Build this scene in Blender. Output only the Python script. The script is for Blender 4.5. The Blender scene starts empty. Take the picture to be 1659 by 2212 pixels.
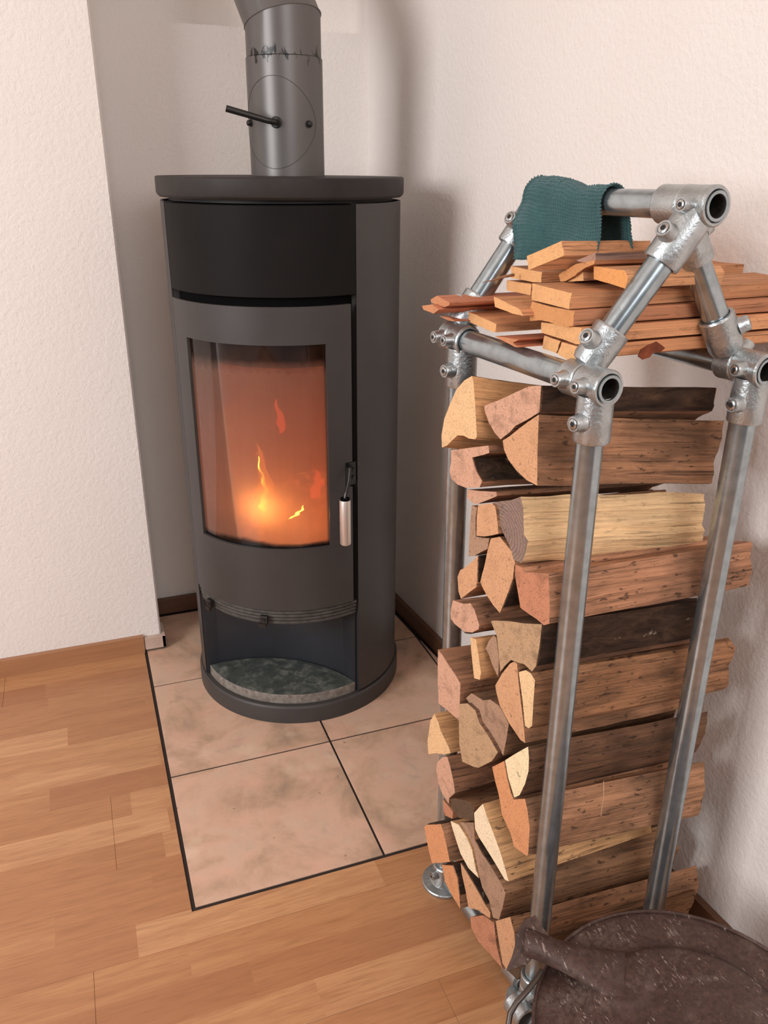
import bpy, bmesh, math, random
from mathutils import Vector, Matrix, noise
random.seed(7)
PI = math.pi
sc = bpy.context.scene
C = sc.collection

# ------------------------------------------------------------------ camera
cam_data = bpy.data.cameras.new('camera')
cam = bpy.data.objects.new('camera', cam_data)
C.objects.link(cam)
cam_data.sensor_fit = 'HORIZONTAL'
cam_data.sensor_width = 36.0
cam_data.lens = 1772.43 / 1659.0 * 36.0
cam_data.clip_start = 0.02
right = Vector((0.93837304, -0.3455618, 0.00656364))
down = Vector((-0.12858291, -0.36666848, -0.92142317))
fwd = Vector((0.32081533, 0.86379469, -0.38850516))
mw = Matrix.Identity(4)
for i in range(3):
    mw[i][0] = right[i]; mw[i][1] = -down[i]; mw[i][2] = -fwd[i]
mw[0][3], mw[1][3], mw[2][3] = -0.0573, -1.0459, 1.14
cam.matrix_world = mw
sc.camera = cam

# ------------------------------------------------------------------ light
sc.view_settings.view_transform = 'Standard'
sc.view_settings.look = 'None'
sc.view_settings.gamma = 1.0
sc.view_settings.use_curve_mapping = False
sc.view_settings.exposure = -0.2

world = bpy.data.worlds.new('world')
sc.world = world
world.use_nodes = True
bgn = world.node_tree.nodes['Background']
bgn.inputs['Color'].default_value = (0.9, 0.95, 1.0, 1)
bgn.inputs['Strength'].default_value = 0.17

def area_light(name, loc, target, sx, sy, power, col):
    d = bpy.data.lights.new(name, 'AREA')
    d.shape = 'RECTANGLE'; d.size = sx; d.size_y = sy
    d.energy = power; d.color = col
    o = bpy.data.objects.new(name, d); C.objects.link(o)
    o.location = loc
    o.rotation_euler = (Vector(target) - Vector(loc)).to_track_quat('-Z', 'Y').to_euler()
    return o
area_light('window_daylight', (-2.35, -0.85, 1.55), (0.6, -0.1, 0.75), 1.2, 1.2, 76, (0.97, 0.975, 1.0))
area_light('window_daylight', (0.25, -2.85, 1.95), (0.45, 0.2, 0.8), 1.5, 0.9, 33, (0.985, 0.975, 1.0))

# ------------------------------------------------------------------ helpers
def lin(c):
    return tuple(((x / 255) / 12.92 if x <= 10 else ((x / 255 + 0.055) / 1.055) ** 2.4) for x in c) + (1,)

class NT:
    def __init__(s, name):
        s.m = bpy.data.materials.new(name); s.m.use_nodes = True
        s.t = s.m.node_tree; s.n = s.t.nodes; s.b = s.n['Principled BSDF']; s.out = s.n['Material Output']
        s.tc = s.n.new('ShaderNodeTexCoord')
    def link(s, a, b): s.t.links.new(a, b)
    def mapn(s, scale=(1, 1, 1), src='Object', loc=(0, 0, 0)):
        m = s.n.new('ShaderNodeMapping'); m.inputs['Scale'].default_value = scale; m.inputs['Location'].default_value = loc
        s.link(s.tc.outputs[src], m.inputs['Vector']); return m.outputs[0]
    def noise(s, vec, scale=5, detail=4, rough=0.55, dist=0.0):
        t = s.n.new('ShaderNodeTexNoise'); t.inputs['Scale'].default_value = scale
        t.inputs['Detail'].default_value = detail; t.inputs['Roughness'].default_value = rough
        t.inputs['Distortion'].default_value = dist
        s.link(vec, t.inputs['Vector']); return t.outputs['Fac']
    def ramp(s, fac, stops, interp='LINEAR'):
        r = s.n.new('ShaderNodeValToRGB'); r.color_ramp.interpolation = interp
        el = r.color_ramp.elements
        while len(el) < len(stops): el.new(0.5)
        for e, (p, c) in zip(el, stops):
            e.position = p; e.color = c if len(c) == 4 else lin(c)
        s.link(fac, r.inputs['Fac']); return r.outputs['Color']
    def vramp(s, fac, stops):
        return s.ramp(fac, [(p, (v, v, v, 1)) for p, v in stops])
    def mix(s, fac, a, b, mode='MIX'):
        m = s.n.new('ShaderNodeMix'); m.data_type = 'RGBA'; m.blend_type = mode
        if isinstance(fac, (int, float)): m.inputs[0].default_value = fac
        else: s.link(fac, m.inputs[0])
        for v, k in ((a, 6), (b, 7)):
            if isinstance(v, tuple): m.inputs[k].default_value = v if len(v) == 4 else lin(v)
            else: s.link(v, m.inputs[k])
        return m.outputs[2]
    def math(s, op, a, b=None, c=None):
        m = s.n.new('ShaderNodeMath'); m.operation = op
        for v, k in ((a, 0), (b, 1), (c, 2)):
            if v is None: continue
            if isinstance(v, (int, float)): m.inputs[k].default_value = v
            else: s.link(v, m.inputs[k])
        return m.outputs[0]
    def bump(s, h, strength=0.3, dist=0.002, prev=None):
        b = s.n.new('ShaderNodeBump'); b.inputs['Strength'].default_value = strength; b.inputs['Distance'].default_value = dist
        s.link(h, b.inputs['Height'])
        if prev is not None: s.link(prev, b.inputs['Normal'])
        s.link(b.outputs[0], s.b.inputs['Normal']); return b.outputs[0]
    def set(s, col=None, rough=None, metal=None, spec=None):
        for v, k in ((col, 'Base Color'), (rough, 'Roughness'), (metal, 'Metallic'), (spec, 'Specular IOR Level')):
            if v is None: continue
            if isinstance(v, tuple): s.b.inputs[k].default_value = v if len(v) == 4 else lin(v)
            elif isinstance(v, (int, float)): s.b.inputs[k].default_value = v
            else: s.link(v, s.b.inputs[k])
        return s
    def rnd(s):
        o = s.n.new('ShaderNodeObjectInfo'); return o.outputs['Random']

def mesh_obj(name, verts, faces, mats, parent=None, fm=None, smooth=None, loc=None):
    me = bpy.data.meshes.new(name)
    me.from_pydata([tuple(v) for v in verts], [], faces)
    if not isinstance(mats, (list, tuple)): mats = [mats]
    for m in mats: me.materials.append(m)
    if fm: me.polygons.foreach_set('material_index', fm)
    me.update()
    o = bpy.data.objects.new(name, me); C.objects.link(o)
    if parent is not None: o.parent = parent
    if loc is not None: o.location = loc
    if smooth is not None: sharpen(me, smooth)
    return o

def sharpen(me, angle=35):
    bm = bmesh.new(); bm.from_mesh(me)
    bmesh.ops.recalc_face_normals(bm, faces=bm.faces)
    for f in bm.faces: f.smooth = True
    a = math.radians(angle)
    for e in bm.edges:
        e.smooth = not (len(e.link_faces) != 2 or e.calc_face_angle(0) > a)
    bm.to_mesh(me); bm.free()

class MB:
    """collects shapes into one mesh"""
    def __init__(s): s.v = []; s.f = []; s.m = []
    def add(s, v, f, mi=0):
        k = len(s.v); s.v += [Vector(x) for x in v]; s.f += [tuple(i + k for i in q) for q in f]; s.m += [mi] * len(f)
    def box(s, a, b, mi=0, bev=0.0):
        x0, y0, z0 = a; x1, y1, z1 = b
        if bev <= 0:
            v = [(x, y, z) for z in (z0, z1) for y in (y0, y1) for x in (x0, x1)]
            s.add(v, [(0, 2, 3, 1), (4, 5, 7, 6), (0, 1, 5, 4), (2, 6, 7, 3), (0, 4, 6, 2), (1, 3, 7, 5)], mi); return
        bm = bmesh.new(); bmesh.ops.create_cube(bm, size=1)
        for w in bm.verts: w.co = Vector((x0 if w.co.x < 0 else x1, y0 if w.co.y < 0 else y1, z0 if w.co.z < 0 else z1))
        bmesh.ops.bevel(bm, geom=bm.edges[:], offset=bev, segments=1, affect='EDGES', profile=0.5)
        bm.verts.index_update()
        s.add([w.co.copy() for w in bm.verts], [tuple(w.index for w in f.verts) for f in bm.faces], mi); bm.free()
    def frame(s, d):
        d = Vector(d).normalized(); u = Vector((0, 0, 1)) if abs(d.z) < 0.9 else Vector((1, 0, 0))
        a = d.cross(u).normalized(); return d, a, d.cross(a).normalized()
    def lathe(s, p, d, prof, n=24, mi=0, closed=False, caps=True):
        """prof: list of (t along d, radius)"""
        p = Vector(p); d, a, b = s.frame(d)
        v = []; f = []
        for t, r in prof:
            for i in range(n):
                th = 2 * PI * i / n
                v.append(p + d * t + a * (r * math.cos(th)) + b * (r * math.sin(th)))
        m = len(prof)
        for j in range(m if closed else m - 1):
            j2 = (j + 1) % m
            for i in range(n):
                i2 = (i + 1) % n
                f.append((j * n + i, j * n + i2, j2 * n + i2, j2 * n + i))
        s.add(v, f, mi)
        if not closed and caps:
            if prof[0][1] > 1e-5: s.add([x.copy() for x in v[:n]], [tuple(range(n))[::-1]], mi)
            if prof[-1][1] > 1e-5: s.add([x.copy() for x in v[-n:]], [tuple(range(n))], mi)
    def cyl(s, a, b, r, n=24, mi=0, bev=0.0, r2=None):
        a = Vector(a); b = Vector(b); L = (b - a).length; r2 = r if r2 is None else r2
        pr = [(0, r), (L, r2)] if bev <= 0 else [(0, r - bev), (bev, r), (L - bev, r2), (L, r2 - bev)]
        s.lathe(a, b - a, pr, n, mi)
    def pipe(s, a, b, r, wall=0.003, n=24, mi=0):
        a = Vector(a); b = Vector(b); L = (b - a).length
        s.lathe(a, b - a, [(0, r), (L, r), (L, r - wall), (0, r - wall)], n, mi, closed=True)
    def tube(s, pts, r, n=10, mi=0, cap=True):
        pts = [Vector(p) for p in pts]; rs = r if isinstance(r, (list, tuple)) else [r] * len(pts)
        v = []; f = []; pa = None
        for k, p in enumerate(pts):
            d = (pts[min(k + 1, len(pts) - 1)] - pts[max(k - 1, 0)]).normalized()
            if pa is None:
                u = Vector((0, 0, 1)) if abs(d.z) < 0.9 else Vector((1, 0, 0)); pa = d.cross(u).normalized()
            else: pa = (pa - d * pa.dot(d)).normalized()
            b = d.cross(pa)
            for i in range(n):
                th = 2 * PI * i / n; v.append(p + pa * (rs[k] * math.cos(th)) + b * (rs[k] * math.sin(th)))
        for k in range(len(pts) - 1):
            for i in range(n):
                i2 = (i + 1) % n; f.append((k * n + i, k * n + i2, (k + 1) * n + i2, (k + 1) * n + i))
        if cap: f.append(tuple(range(n))[::-1]); f.append(tuple(range((len(pts) - 1) * n, len(pts) * n)))
        s.add(v, f, mi)
    def prism(s, poly, z0, z1, mi=0):
        n = len(poly); v = [(x, y, z0) for x, y in poly] + [(x, y, z1) for x, y in poly]
        f = [tuple(range(n))[::-1], tuple(range(n, 2 * n))] + [(i, (i + 1) % n, n + (i + 1) % n, n + i) for i in range(n)]
        s.add(v, f, mi)
    def arc_wall(s, c, r0, r1, a0, a1, z0, z1, mi=0, step=2.5, bev=0.0):
        """solid curved plate between two radii, degrees"""
        n = max(1, int(abs(a1 - a0) / step)); v = []; f = []
        for i in range(n + 1):
            th = math.radians(a0 + (a1 - a0) * i / n); cs, sn = math.cos(th), math.sin(th)
            for r, z in ((r1, z0 + bev), (r1, z1 - bev), (r1 - bev, z1), (r0, z1), (r0, z0), (r1 - bev, z0)):
                v.append((c[0] + r * cs, c[1] + r * sn, z))
        for i in range(n):
            for k in range(6):
                k2 = (k + 1) % 6; f.append((i * 6 + k, (i + 1) * 6 + k, (i + 1) * 6 + k2, i * 6 + k2))
        f.append((0, 1, 2, 3, 4, 5)); f.append(tuple(n * 6 + k for k in (5, 4, 3, 2, 1, 0)))
        s.add(v, f, mi)
    def build(s, name, mats, parent=None, smooth=35, kind=None, label=None, merge=True):
        o = mesh_obj(name, s.v, s.f, mats, parent, s.m)
        if smooth is not None:
            me = o.data
            if merge:
                bm = bmesh.new(); bm.from_mesh(me); bmesh.ops.remove_doubles(bm, verts=bm.verts, dist=1e-6); bm.to_mesh(me); bm.free()
            sharpen(me, smooth)
        if kind: o['kind'] = kind
        if label: o['label'] = label
        return o

def thing(name, label, cat, loc=(0, 0, 0), group=None):
    o = bpy.data.objects.new(name, None); C.objects.link(o); o.location = loc
    o.empty_display_size = 0.05
    return tag(o, label, cat, group)
def tag(o, label, cat, group=None):
    o['label'] = label; o['category'] = cat
    if group: o['group'] = group
    return o
def under(root, *objs):
    """parent keeping world placement (root only translated)"""
    for o in objs:
        o.parent = root; o.matrix_parent_inverse = Matrix.Translation(-root.location)
    return objs[0] if len(objs) == 1 else objs

# ------------------------------------------------------------------ materials
def mat_plaster():
    t = NT('rough_white_plaster'); v = t.mapn()
    n1 = t.noise(v, 130, 5, 0.6); n2 = t.noise(v, 3, 3)
    t.set(t.mix(n2, (232, 222, 214), (238, 231, 225)), 0.92, 0, 0.2)
    t.bump(n1, 0.55, 0.0035); return t.m
PLASTER = mat_plaster()

def mat_laminate():
    t = NT('beech_laminate')
    sep = t.n.new('ShaderNodeSeparateXYZ'); t.link(t.tc.outputs['Object'], sep.inputs[0])
    X, Y = sep.outputs[0], sep.outputs[1]
    row = t.math('FLOOR', t.math('DIVIDE', t.math('SUBTRACT', Y, 0.128), 0.064))
    wn = t.n.new('ShaderNodeTexWhiteNoise'); wn.noise_dimensions = '1D'; t.link(row, wn.inputs['W'])
    seg = t.math('FLOOR', t.math('ADD', t.math('DIVIDE', X, 0.41), t.math('MULTIPLY', wn.outputs['Value'], 7.0)))
    cmb = t.n.new('ShaderNodeCombineXYZ'); t.link(row, cmb.inputs[0]); t.link(seg, cmb.inputs[1])
    w2 = t.n.new('ShaderNodeTexWhiteNoise'); w2.noise_dimensions = '2D'; t.link(cmb.outputs[0], w2.inputs['Vector'])
    base = t.ramp(w2.outputs['Value'], [(0, (166, 113, 76)), (0.35, (176, 123, 83)), (0.6, (184, 132, 89)), (0.85, (193, 142, 98)), (1, (202, 152, 108))])
    # grain flows along x, shifted per piece
    off = t.n.new('ShaderNodeVectorMath'); off.operation = 'MULTIPLY_ADD'
    t.link(w2.outputs['Color'], off.inputs[0]); off.inputs[1].default_value = (9, 9, 9); t.link(t.tc.outputs['Object'], off.inputs[2])
    mp = t.n.new('ShaderNodeMapping'); mp.inputs['Scale'].default_value = (1.6, 16, 16); t.link(off.outputs[0], mp.inputs['Vector'])
    g = t.noise(mp.outputs[0], 2.2, 4, 0.6, 1.2)
    mp2 = t.n.new('ShaderNodeMapping'); mp2.inputs['Scale'].default_value = (18, 260, 1); t.link(off.outputs[0], mp2.inputs['Vector'])
    g2 = t.noise(mp2.outputs[0], 1.0, 2, 0.6)
    c = t.mix(t.vramp(g, [(0.35, 0), (0.7, 0.55)]), base, (156, 102, 68))
    c = t.mix(t.vramp(g2, [(0.45, 0), (0.8, 0.45)]), c, (132, 86, 56))
    t.set(c, 0.33, 0, 0.5)
    return t.m
LAMINATE = mat_laminate()

def mat_tile():
    t = NT('mottled_terracotta_tile'); v = t.mapn()
    ob = t.n.new('ShaderNodeObjectInfo')
    off = t.n.new('ShaderNodeVectorMath'); off.operation = 'ADD'
    cmb = t.n.new('ShaderNodeCombineXYZ'); t.link(t.math('MULTIPLY', ob.outputs['Random'], 20.0), cmb.inputs[0]); t.link(cmb.outputs[0], off.inputs[0]); t.link(v, off.inputs[1])
    n = t.noise(off.outputs[0], 7, 6, 0.62, 0.4); n2 = t.noise(off.outputs[0], 26, 6, 0.65); n3 = t.noise(off.outputs[0], 14, 3, 0.5)
    c = t.ramp(n, [(0.3, (158, 132, 112)), (0.42, (188, 154, 128)), (0.52, (208, 170, 145)), (0.6, (204, 172, 148)), (0.7, (168, 146, 130))])
    c = t.mix(t.vramp(n2, [(0.5, 0), (0.72, 0.4)]), c, (180, 145, 118))
    c = t.mix(t.vramp(n3, [(0.5, 0), (0.64, 0.42)]), c, (218, 168, 144))
    n4 = t.noise(off.outputs[0], 9.5, 5, 0.6); c = t.mix(t.vramp(n4, [(0.55, 0), (0.7, 0.5)]), c, (222, 196, 170))
    sp = t.noise(off.outputs[0], 60, 2, 0.5)
    c = t.mix(t.vramp(sp, [(0.74, 0), (0.78, 0.6)]), c, (120, 78, 58))
    t.set(c, t.vramp(n2, [(0.3, 0.38), (0.7, 0.55)]), 0, 0.5); t.bump(n2, 0.12, 0.002); return t.m
TILE = mat_tile()

def simple(name, col, rough=0.5, metal=0.0, spec=0.5, nscale=None, ncol=None, bump=None, bscale=200):
    t = NT(name); c = lin(col)
    if nscale:
        n = t.noise(t.mapn(), nscale, 5, 0.6); c = t.mix(t.vramp(n, [(0.35, 0), (0.7, 1)]), col, ncol)
    t.set(c, rough, metal, spec)
    if bump: t.bump(t.noise(t.mapn(), bscale, 3), bump, 0.001)
    return t.m
GROUT = simple('dark_grout', (40, 28, 22), 0.9)
STOVE = simple('graphite_stove_paint', (66, 62, 60), 0.46, 0.0, 0.4, 9, (60, 56, 54), 0.15, 900)
STOVE_DARK = simple('blackened_stove_paint', (24, 21, 19), 0.6, 0.0, 0.15, 6, (15, 13, 12), 0.15, 900)
GAP = simple('black_gap', (8, 7, 7), 0.9, 0, 0.1)
TOPPLATE = simple('black_top_plate', (38, 33, 31), 0.55, 0.0, 0.3, 14, (50, 45, 42), 0.1, 700)
IRON = simple('black_iron', (52, 50, 48), 0.35, 0.6)
GRILLE = simple('dusty_iron', (66, 62, 58), 0.6, 0.2, 0.5, 60, (90, 84, 78))
NICHE_BLUE = simple('bluish_black_sheet', (44, 45, 50), 0.45, 0.0, 0.5, 8, (38, 39, 42))
STEEL = simple('brushed_steel', (226, 212, 202), 0.42, 0.75)
GROOVE = simple('pipe_groove', (62, 58, 56), 0.6)
FIREBRICK = simple('fireclay_lining', (150, 105, 80), 0.9, 0, 0.3, 12, (110, 75, 56), 0.4, 60)

def mat_pipe():
    t = NT('grey_pipe_paint'); v = t.mapn(); n = t.noise(v, 10, 4)
    c = t.mix(n, (92, 87, 84), (100, 95, 92))
    # soot that leaked at the joint
    sep = t.n.new('ShaderNodeSeparateXYZ'); t.link(t.tc.outputs['Object'], sep.inputs[0])
    dz = t.math('SUBTRACT', sep.outputs[2], 1.322)
    m = t.n.new('ShaderNodeMapping'); m.inputs['Scale'].default_value = (60, 60, 22); t.link(t.tc.outputs['Object'], m.inputs['Vector'])
    s = t.noise(m.outputs[0], 1.0, 4, 0.7, 0.6)
    band = t.math('SUBTRACT', 1.0, t.math('MINIMUM', t.math('MULTIPLY', t.math('ABSOLUTE', t.math('SUBTRACT', dz, 0.004)), 34), 1.0))
    k = t.vramp(t.math('ADD', s, t.math('MULTIPLY', band, 0.22)), [(0.72, 0), (0.78, 1)])
    k2 = t.math('MULTIPLY', k, t.math('GREATER_THAN', band, 0.02))
    c = t.mix(k2, c, (22, 19, 18))
    t.set(c, 0.36, 0.25, 0.5); return t.m
PIPE = mat_pipe()

def mat_stone():
    t = NT('green_grey_soapstone'); v = t.mapn()
    n = t.noise(v, 38, 6, 0.65, 0.5); n2 = t.noise(v, 120, 3)
    c = t.ramp(n, [(0.3, (52, 56, 53)), (0.5, (72, 77, 72)), (0.6, (98, 100, 93)), (0.75, (130, 128, 118))])
    t.set(c, 0.55, 0, 0.5); t.bump(n2, 0.3, 0.001); return t.m
STONE = mat_stone()
STONE_EDGE = simple('rough_stone_edge', (140, 134, 126), 0.85, 0, 0.3, 90, (104, 92, 82), 0.6, 400)

def mat_glass():
    t = NT('sooty_stove_glass'); t.n.remove(t.b)
    v = t.mapn()
    sep = t.n.new('ShaderNodeSeparateXYZ'); t.link(t.tc.outputs['Object'], sep.inputs[0])
    st = t.n.new('ShaderNodeMapping'); st.inputs['Scale'].default_value = (70, 70, 5); t.link(t.tc.outputs['Object'], st.inputs['Vector'])
    n = t.noise(st.outputs[0], 1.0, 5, 0.65); nb = t.noise(v, 9, 4, 0.6); ns = t.noise(v, 160, 2, 0.5)
    z = t.math('ADD', sep.outputs[2], t.math('MULTIPLY', t.math('SUBTRACT', n, 0.5), 0.03))
    # dusting covers the pane below z ~ .79, thin streaky film above it
    low = t.n.new('ShaderNodeMapRange'); low.inputs['From Min'].default_value = 0.806; low.inputs['From Max'].default_value = 0.780
    t.link(z, low.inputs['Value'])
    film = t.math('ADD', t.math('MULTIPLY', low.outputs[0], 0.46), t.math('MULTIPLY', n, 0.12))
    film = t.math('ADD', film, t.math('MULTIPLY', t.math('SUBTRACT', nb, 0.5), 0.22))
    tr = t.n.new('ShaderNodeBsdfTransparent'); tr.inputs['Color'].default_value = (0.95, 0.93, 0.9, 1)
    df = t.n.new('ShaderNodeBsdfDiffuse'); df.inputs['Color'].default_value = lin((160, 116, 98))
    tl = t.n.new('ShaderNodeBsdfTranslucent'); tl.inputs['Color'].default_value = lin((235, 205, 185))
    dust = t.n.new('ShaderNodeMixShader'); dust.inputs[0].default_value = 0.55
    t.link(df.outputs[0], dust.inputs[1]); t.link(tl.outputs[0], dust.inputs[2])
    m1 = t.n.new('ShaderNodeMixShader'); t.link(film, m1.inputs[0]); t.link(tr.outputs[0], m1.inputs[1]); t.link(dust.outputs[0], m1.inputs[2])
    blk = t.n.new('ShaderNodeBsdfDiffuse'); blk.inputs['Color'].default_value = (0.004, 0.003, 0.003, 1)
    # tar along the bottom edge and specks
    e = t.n.new('ShaderNodeMapRange'); e.inputs['From Min'].default_value = 0.438; e.inputs['From Max'].default_value = 0.428
    t.link(t.math('ADD', sep.outputs[2], t.math('MULTIPLY', t.math('SUBTRACT', nb, 0.5), 0.03)), e.inputs['Value'])
    m2 = t.n.new('ShaderNodeMixShader'); t.link(t.math('MAXIMUM', e.outputs[0], t.vramp(ns, [(0.76, 0), (0.8, 0.8)])), m2.inputs[0])
    t.link(m1.outputs[0], m2.inputs[1]); t.link(blk.outputs[0], m2.inputs[2])
    gl = t.n.new('ShaderNodeBsdfGlossy'); gl.inputs['Roughness'].default_value = 0.04
    fr = t.n.new('ShaderNodeFresnel'); fr.inputs['IOR'].default_value = 1.5
    m3 = t.n.new('ShaderNodeMixShader'); t.link(fr.outputs[0], m3.inputs[0]); t.link(m2.outputs[0], m3.inputs[1]); t.link(gl.outputs[0], m3.inputs[2])
    t.link(m3.outputs[0], t.out.inputs['Surface']); return t.m
GLASS = mat_glass()

def mat_emit(name, c0, c1, strength, scale=30):
    t = NT(name); n = t.noise(t.mapn(), scale, 3)
    c = t.ramp(n, [(0.3, c0), (0.7, c1)])
    t.set((20, 8, 4), 0.9)
    t.link(c, t.b.inputs['Emission Color']); t.b.inputs['Emission Strength'].default_value = strength
    return t.m
def mat_ember():
    t = NT('glowing_charcoal'); n = t.noise(t.mapn(), 45, 4, 0.6)
    c = t.ramp(n, [(0.42, (30, 8, 4)), (0.55, (230, 60, 20)), (0.7, (255, 140, 50))])
    t.set((25, 18, 15), 0.9); t.link(c, t.b.inputs['Emission Color'])
    t.link(t.vramp(n, [(0.42, 0.0), (0.7, 1.0)]), t.b.inputs['Emission Strength'])
    return t.m
EMBER = mat_ember()
def mat_flame(name, col, strength):
    t = NT(name); t.n.remove(t.b)
    lw = t.n.new('ShaderNodeLayerWeight'); lw.inputs['Blend'].default_value = 0.5
    a = t.math('POWER', t.math('SUBTRACT', 1.0, lw.outputs['Facing']), 1.6)
    em = t.n.new('ShaderNodeEmission'); em.inputs['Color'].default_value = lin(col); em.inputs['Strength'].default_value = strength
    tr = t.n.new('ShaderNodeBsdfTransparent'); mx = t.n.new('ShaderNodeMixShader')
    t.link(a, mx.inputs[0]); t.link(tr.outputs[0], mx.inputs[1]); t.link(em.outputs[0], mx.inputs[2])
    t.link(mx.outputs[0], t.out.inputs['Surface']); return t.m
FLAME = mat_flame('yellow_flame', (255, 196, 64), 26.0)
FLAME_OUT = mat_flame('orange_flame_mantle', (255, 120, 36), 1.6)
FLAME_RED = mat_flame('red_flame', (255, 75, 35), 1.6)
FLAME_X = mat_emit('yellow_flame', (255, 150, 30), (255, 215, 90), 9.0, 40)

def mat_galv(name, base=(176, 180, 178), rough=0.3, mott=0.5, bumpy=0.0):
    t = NT(name); v = t.mapn()
    n = t.noise(v, 70, 4, 0.6); n2 = t.noise(v, 9, 3)
    c = t.mix(t.vramp(n, [(0.35, 0), (0.7, mott)]), base, tuple(int(x * 0.72) for x in base))
    d = t.noise(v, 240, 2)
    c = t.mix(t.vramp(d, [(0.72, 0), (0.78, 0.6)]), c, (70, 68, 64))
    t.set(c, t.vramp(n2, [(0.3, rough), (0.7, rough + 0.12)]), 0.88)
    if bumpy: t.bump(t.noise(v, 260, 3), bumpy, 0.0012)
    return t.m
TUBE = mat_galv('galvanised_tube', (172, 182, 186), 0.17, 0.5)
CAST = mat_galv('cast_galvanised_iron', (186, 190, 190), 0.3, 0.5, 0.55)
SOCKET = simple('dark_hex_socket', (10, 10, 10), 0.6)
SCREW = simple('zinc_screw', (190, 190, 188), 0.25, 1.0)
TUBE_IN = simple('tube_inside', (38, 36, 33), 0.8, 0.3, 0.3, 200, (60, 54, 46))

TONES = {  # side, end
    'pale': ((204, 152, 104), (232, 188, 140)), 'tan': ((166, 120, 88), (212, 160, 120)), 'pink': ((152, 108, 80), (210, 162, 134)),
    'red': ((172, 124, 94), (196, 134, 102)), 'grey': ((142, 104, 76), (174, 138, 112)), 'greyend': ((238, 196, 148), (152, 126, 112)),
    'mottle': ((118, 86, 66), (190, 154, 118)), 'dark': ((130, 92, 64), (100, 78, 60)), 'bright': ((196, 150, 104), (247, 222, 186)),
    'orange': ((172, 126, 94), (218, 152, 106)), 'plank': ((196, 138, 98), (230, 174, 120)), 'dplank': ((168, 116, 84), (212, 150, 98)),
    'orangeplank': ((200, 146, 104), (232, 162, 100)), 'greyplank': ((138, 110, 96), (178, 138, 118)), 'molding': ((186, 118, 86), (206, 142, 102)),
    'palend': ((170, 122, 86), (236, 198, 150)), 'brightdark': ((114, 82, 60), (248, 222, 178))}
def dk(c, k): return tuple(int(x * k) for x in c)
def mat_side(tone):
    col = tuple(min(255, int(x * 1.09)) for x in TONES[tone][0]); t = NT('split_wood_' + tone)
    board = 'plank' in tone or tone == 'molding'
    ob = t.n.new('ShaderNodeObjectInfo')
    cmb = t.n.new('ShaderNodeCombineXYZ'); t.link(t.math('MULTIPLY', ob.outputs['Random'], 30.0), cmb.inputs[0])
    add = t.n.new('ShaderNodeVectorMath'); add.operation = 'ADD'; t.link(cmb.outputs[0], add.inputs[0]); t.link(t.tc.outputs['Object'], add.inputs[1])
    def mp(sc_):
        m = t.n.new('ShaderNodeMapping'); m.inputs['Scale'].default_value = sc_; t.link(add.outputs[0], m.inputs['Vector']); return m.outputs[0]
    g = t.noise(mp((5, 260, 260) if board else (7, 170, 170)), 1.0, 5, 0.68, 0.8); b = t.noise(mp((9, 22, 22)), 1.0, 4, 0.6, 0.6)
    sp = t.noise(mp((60, 160, 160)), 1.0, 3, 0.6)
    c = t.ramp(g, [(0.3, dk(col, 0.76 if tone in ('greyend', 'bright', 'pale') else 0.55)), (0.45, dk(col, 0.96)), (0.66, dk(col, 1.02 if tone == 'greyend' else 1.1))])
    c = t.mix(t.vramp(b, [(0.42, 0), (0.68, 0.25 if board else (0.25 if tone in ('greyend', 'bright', 'pale') else 0.7))]), c, dk(col, 0.5))
    c = t.mix(t.vramp(sp, [(0.61, 0), (0.67, 0.25 if board or tone in ('greyend', 'pale') else 0.75)]), c, dk(col, 0.33))
    crk = t.noise(mp((9, 330, 330)), 1.0, 3, 0.6, 0.3); c = t.mix(t.vramp(crk, [(0.62, 0), (0.66, 0.6)]), c, dk(col, 0.38))
    hsv = t.n.new('ShaderNodeHueSaturation'); t.link(c, hsv.inputs['Color'])
    t.link(t.math('ADD', t.math('MULTIPLY', ob.outputs['Random'], 0.24), 0.88), hsv.inputs['Value'])
    t.set(hsv.outputs[0], 0.72, 0, 0.3); t.bump(g, 0.5 if board else 1.0, 0.0014 if board else 0.0035); return t.m
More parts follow.
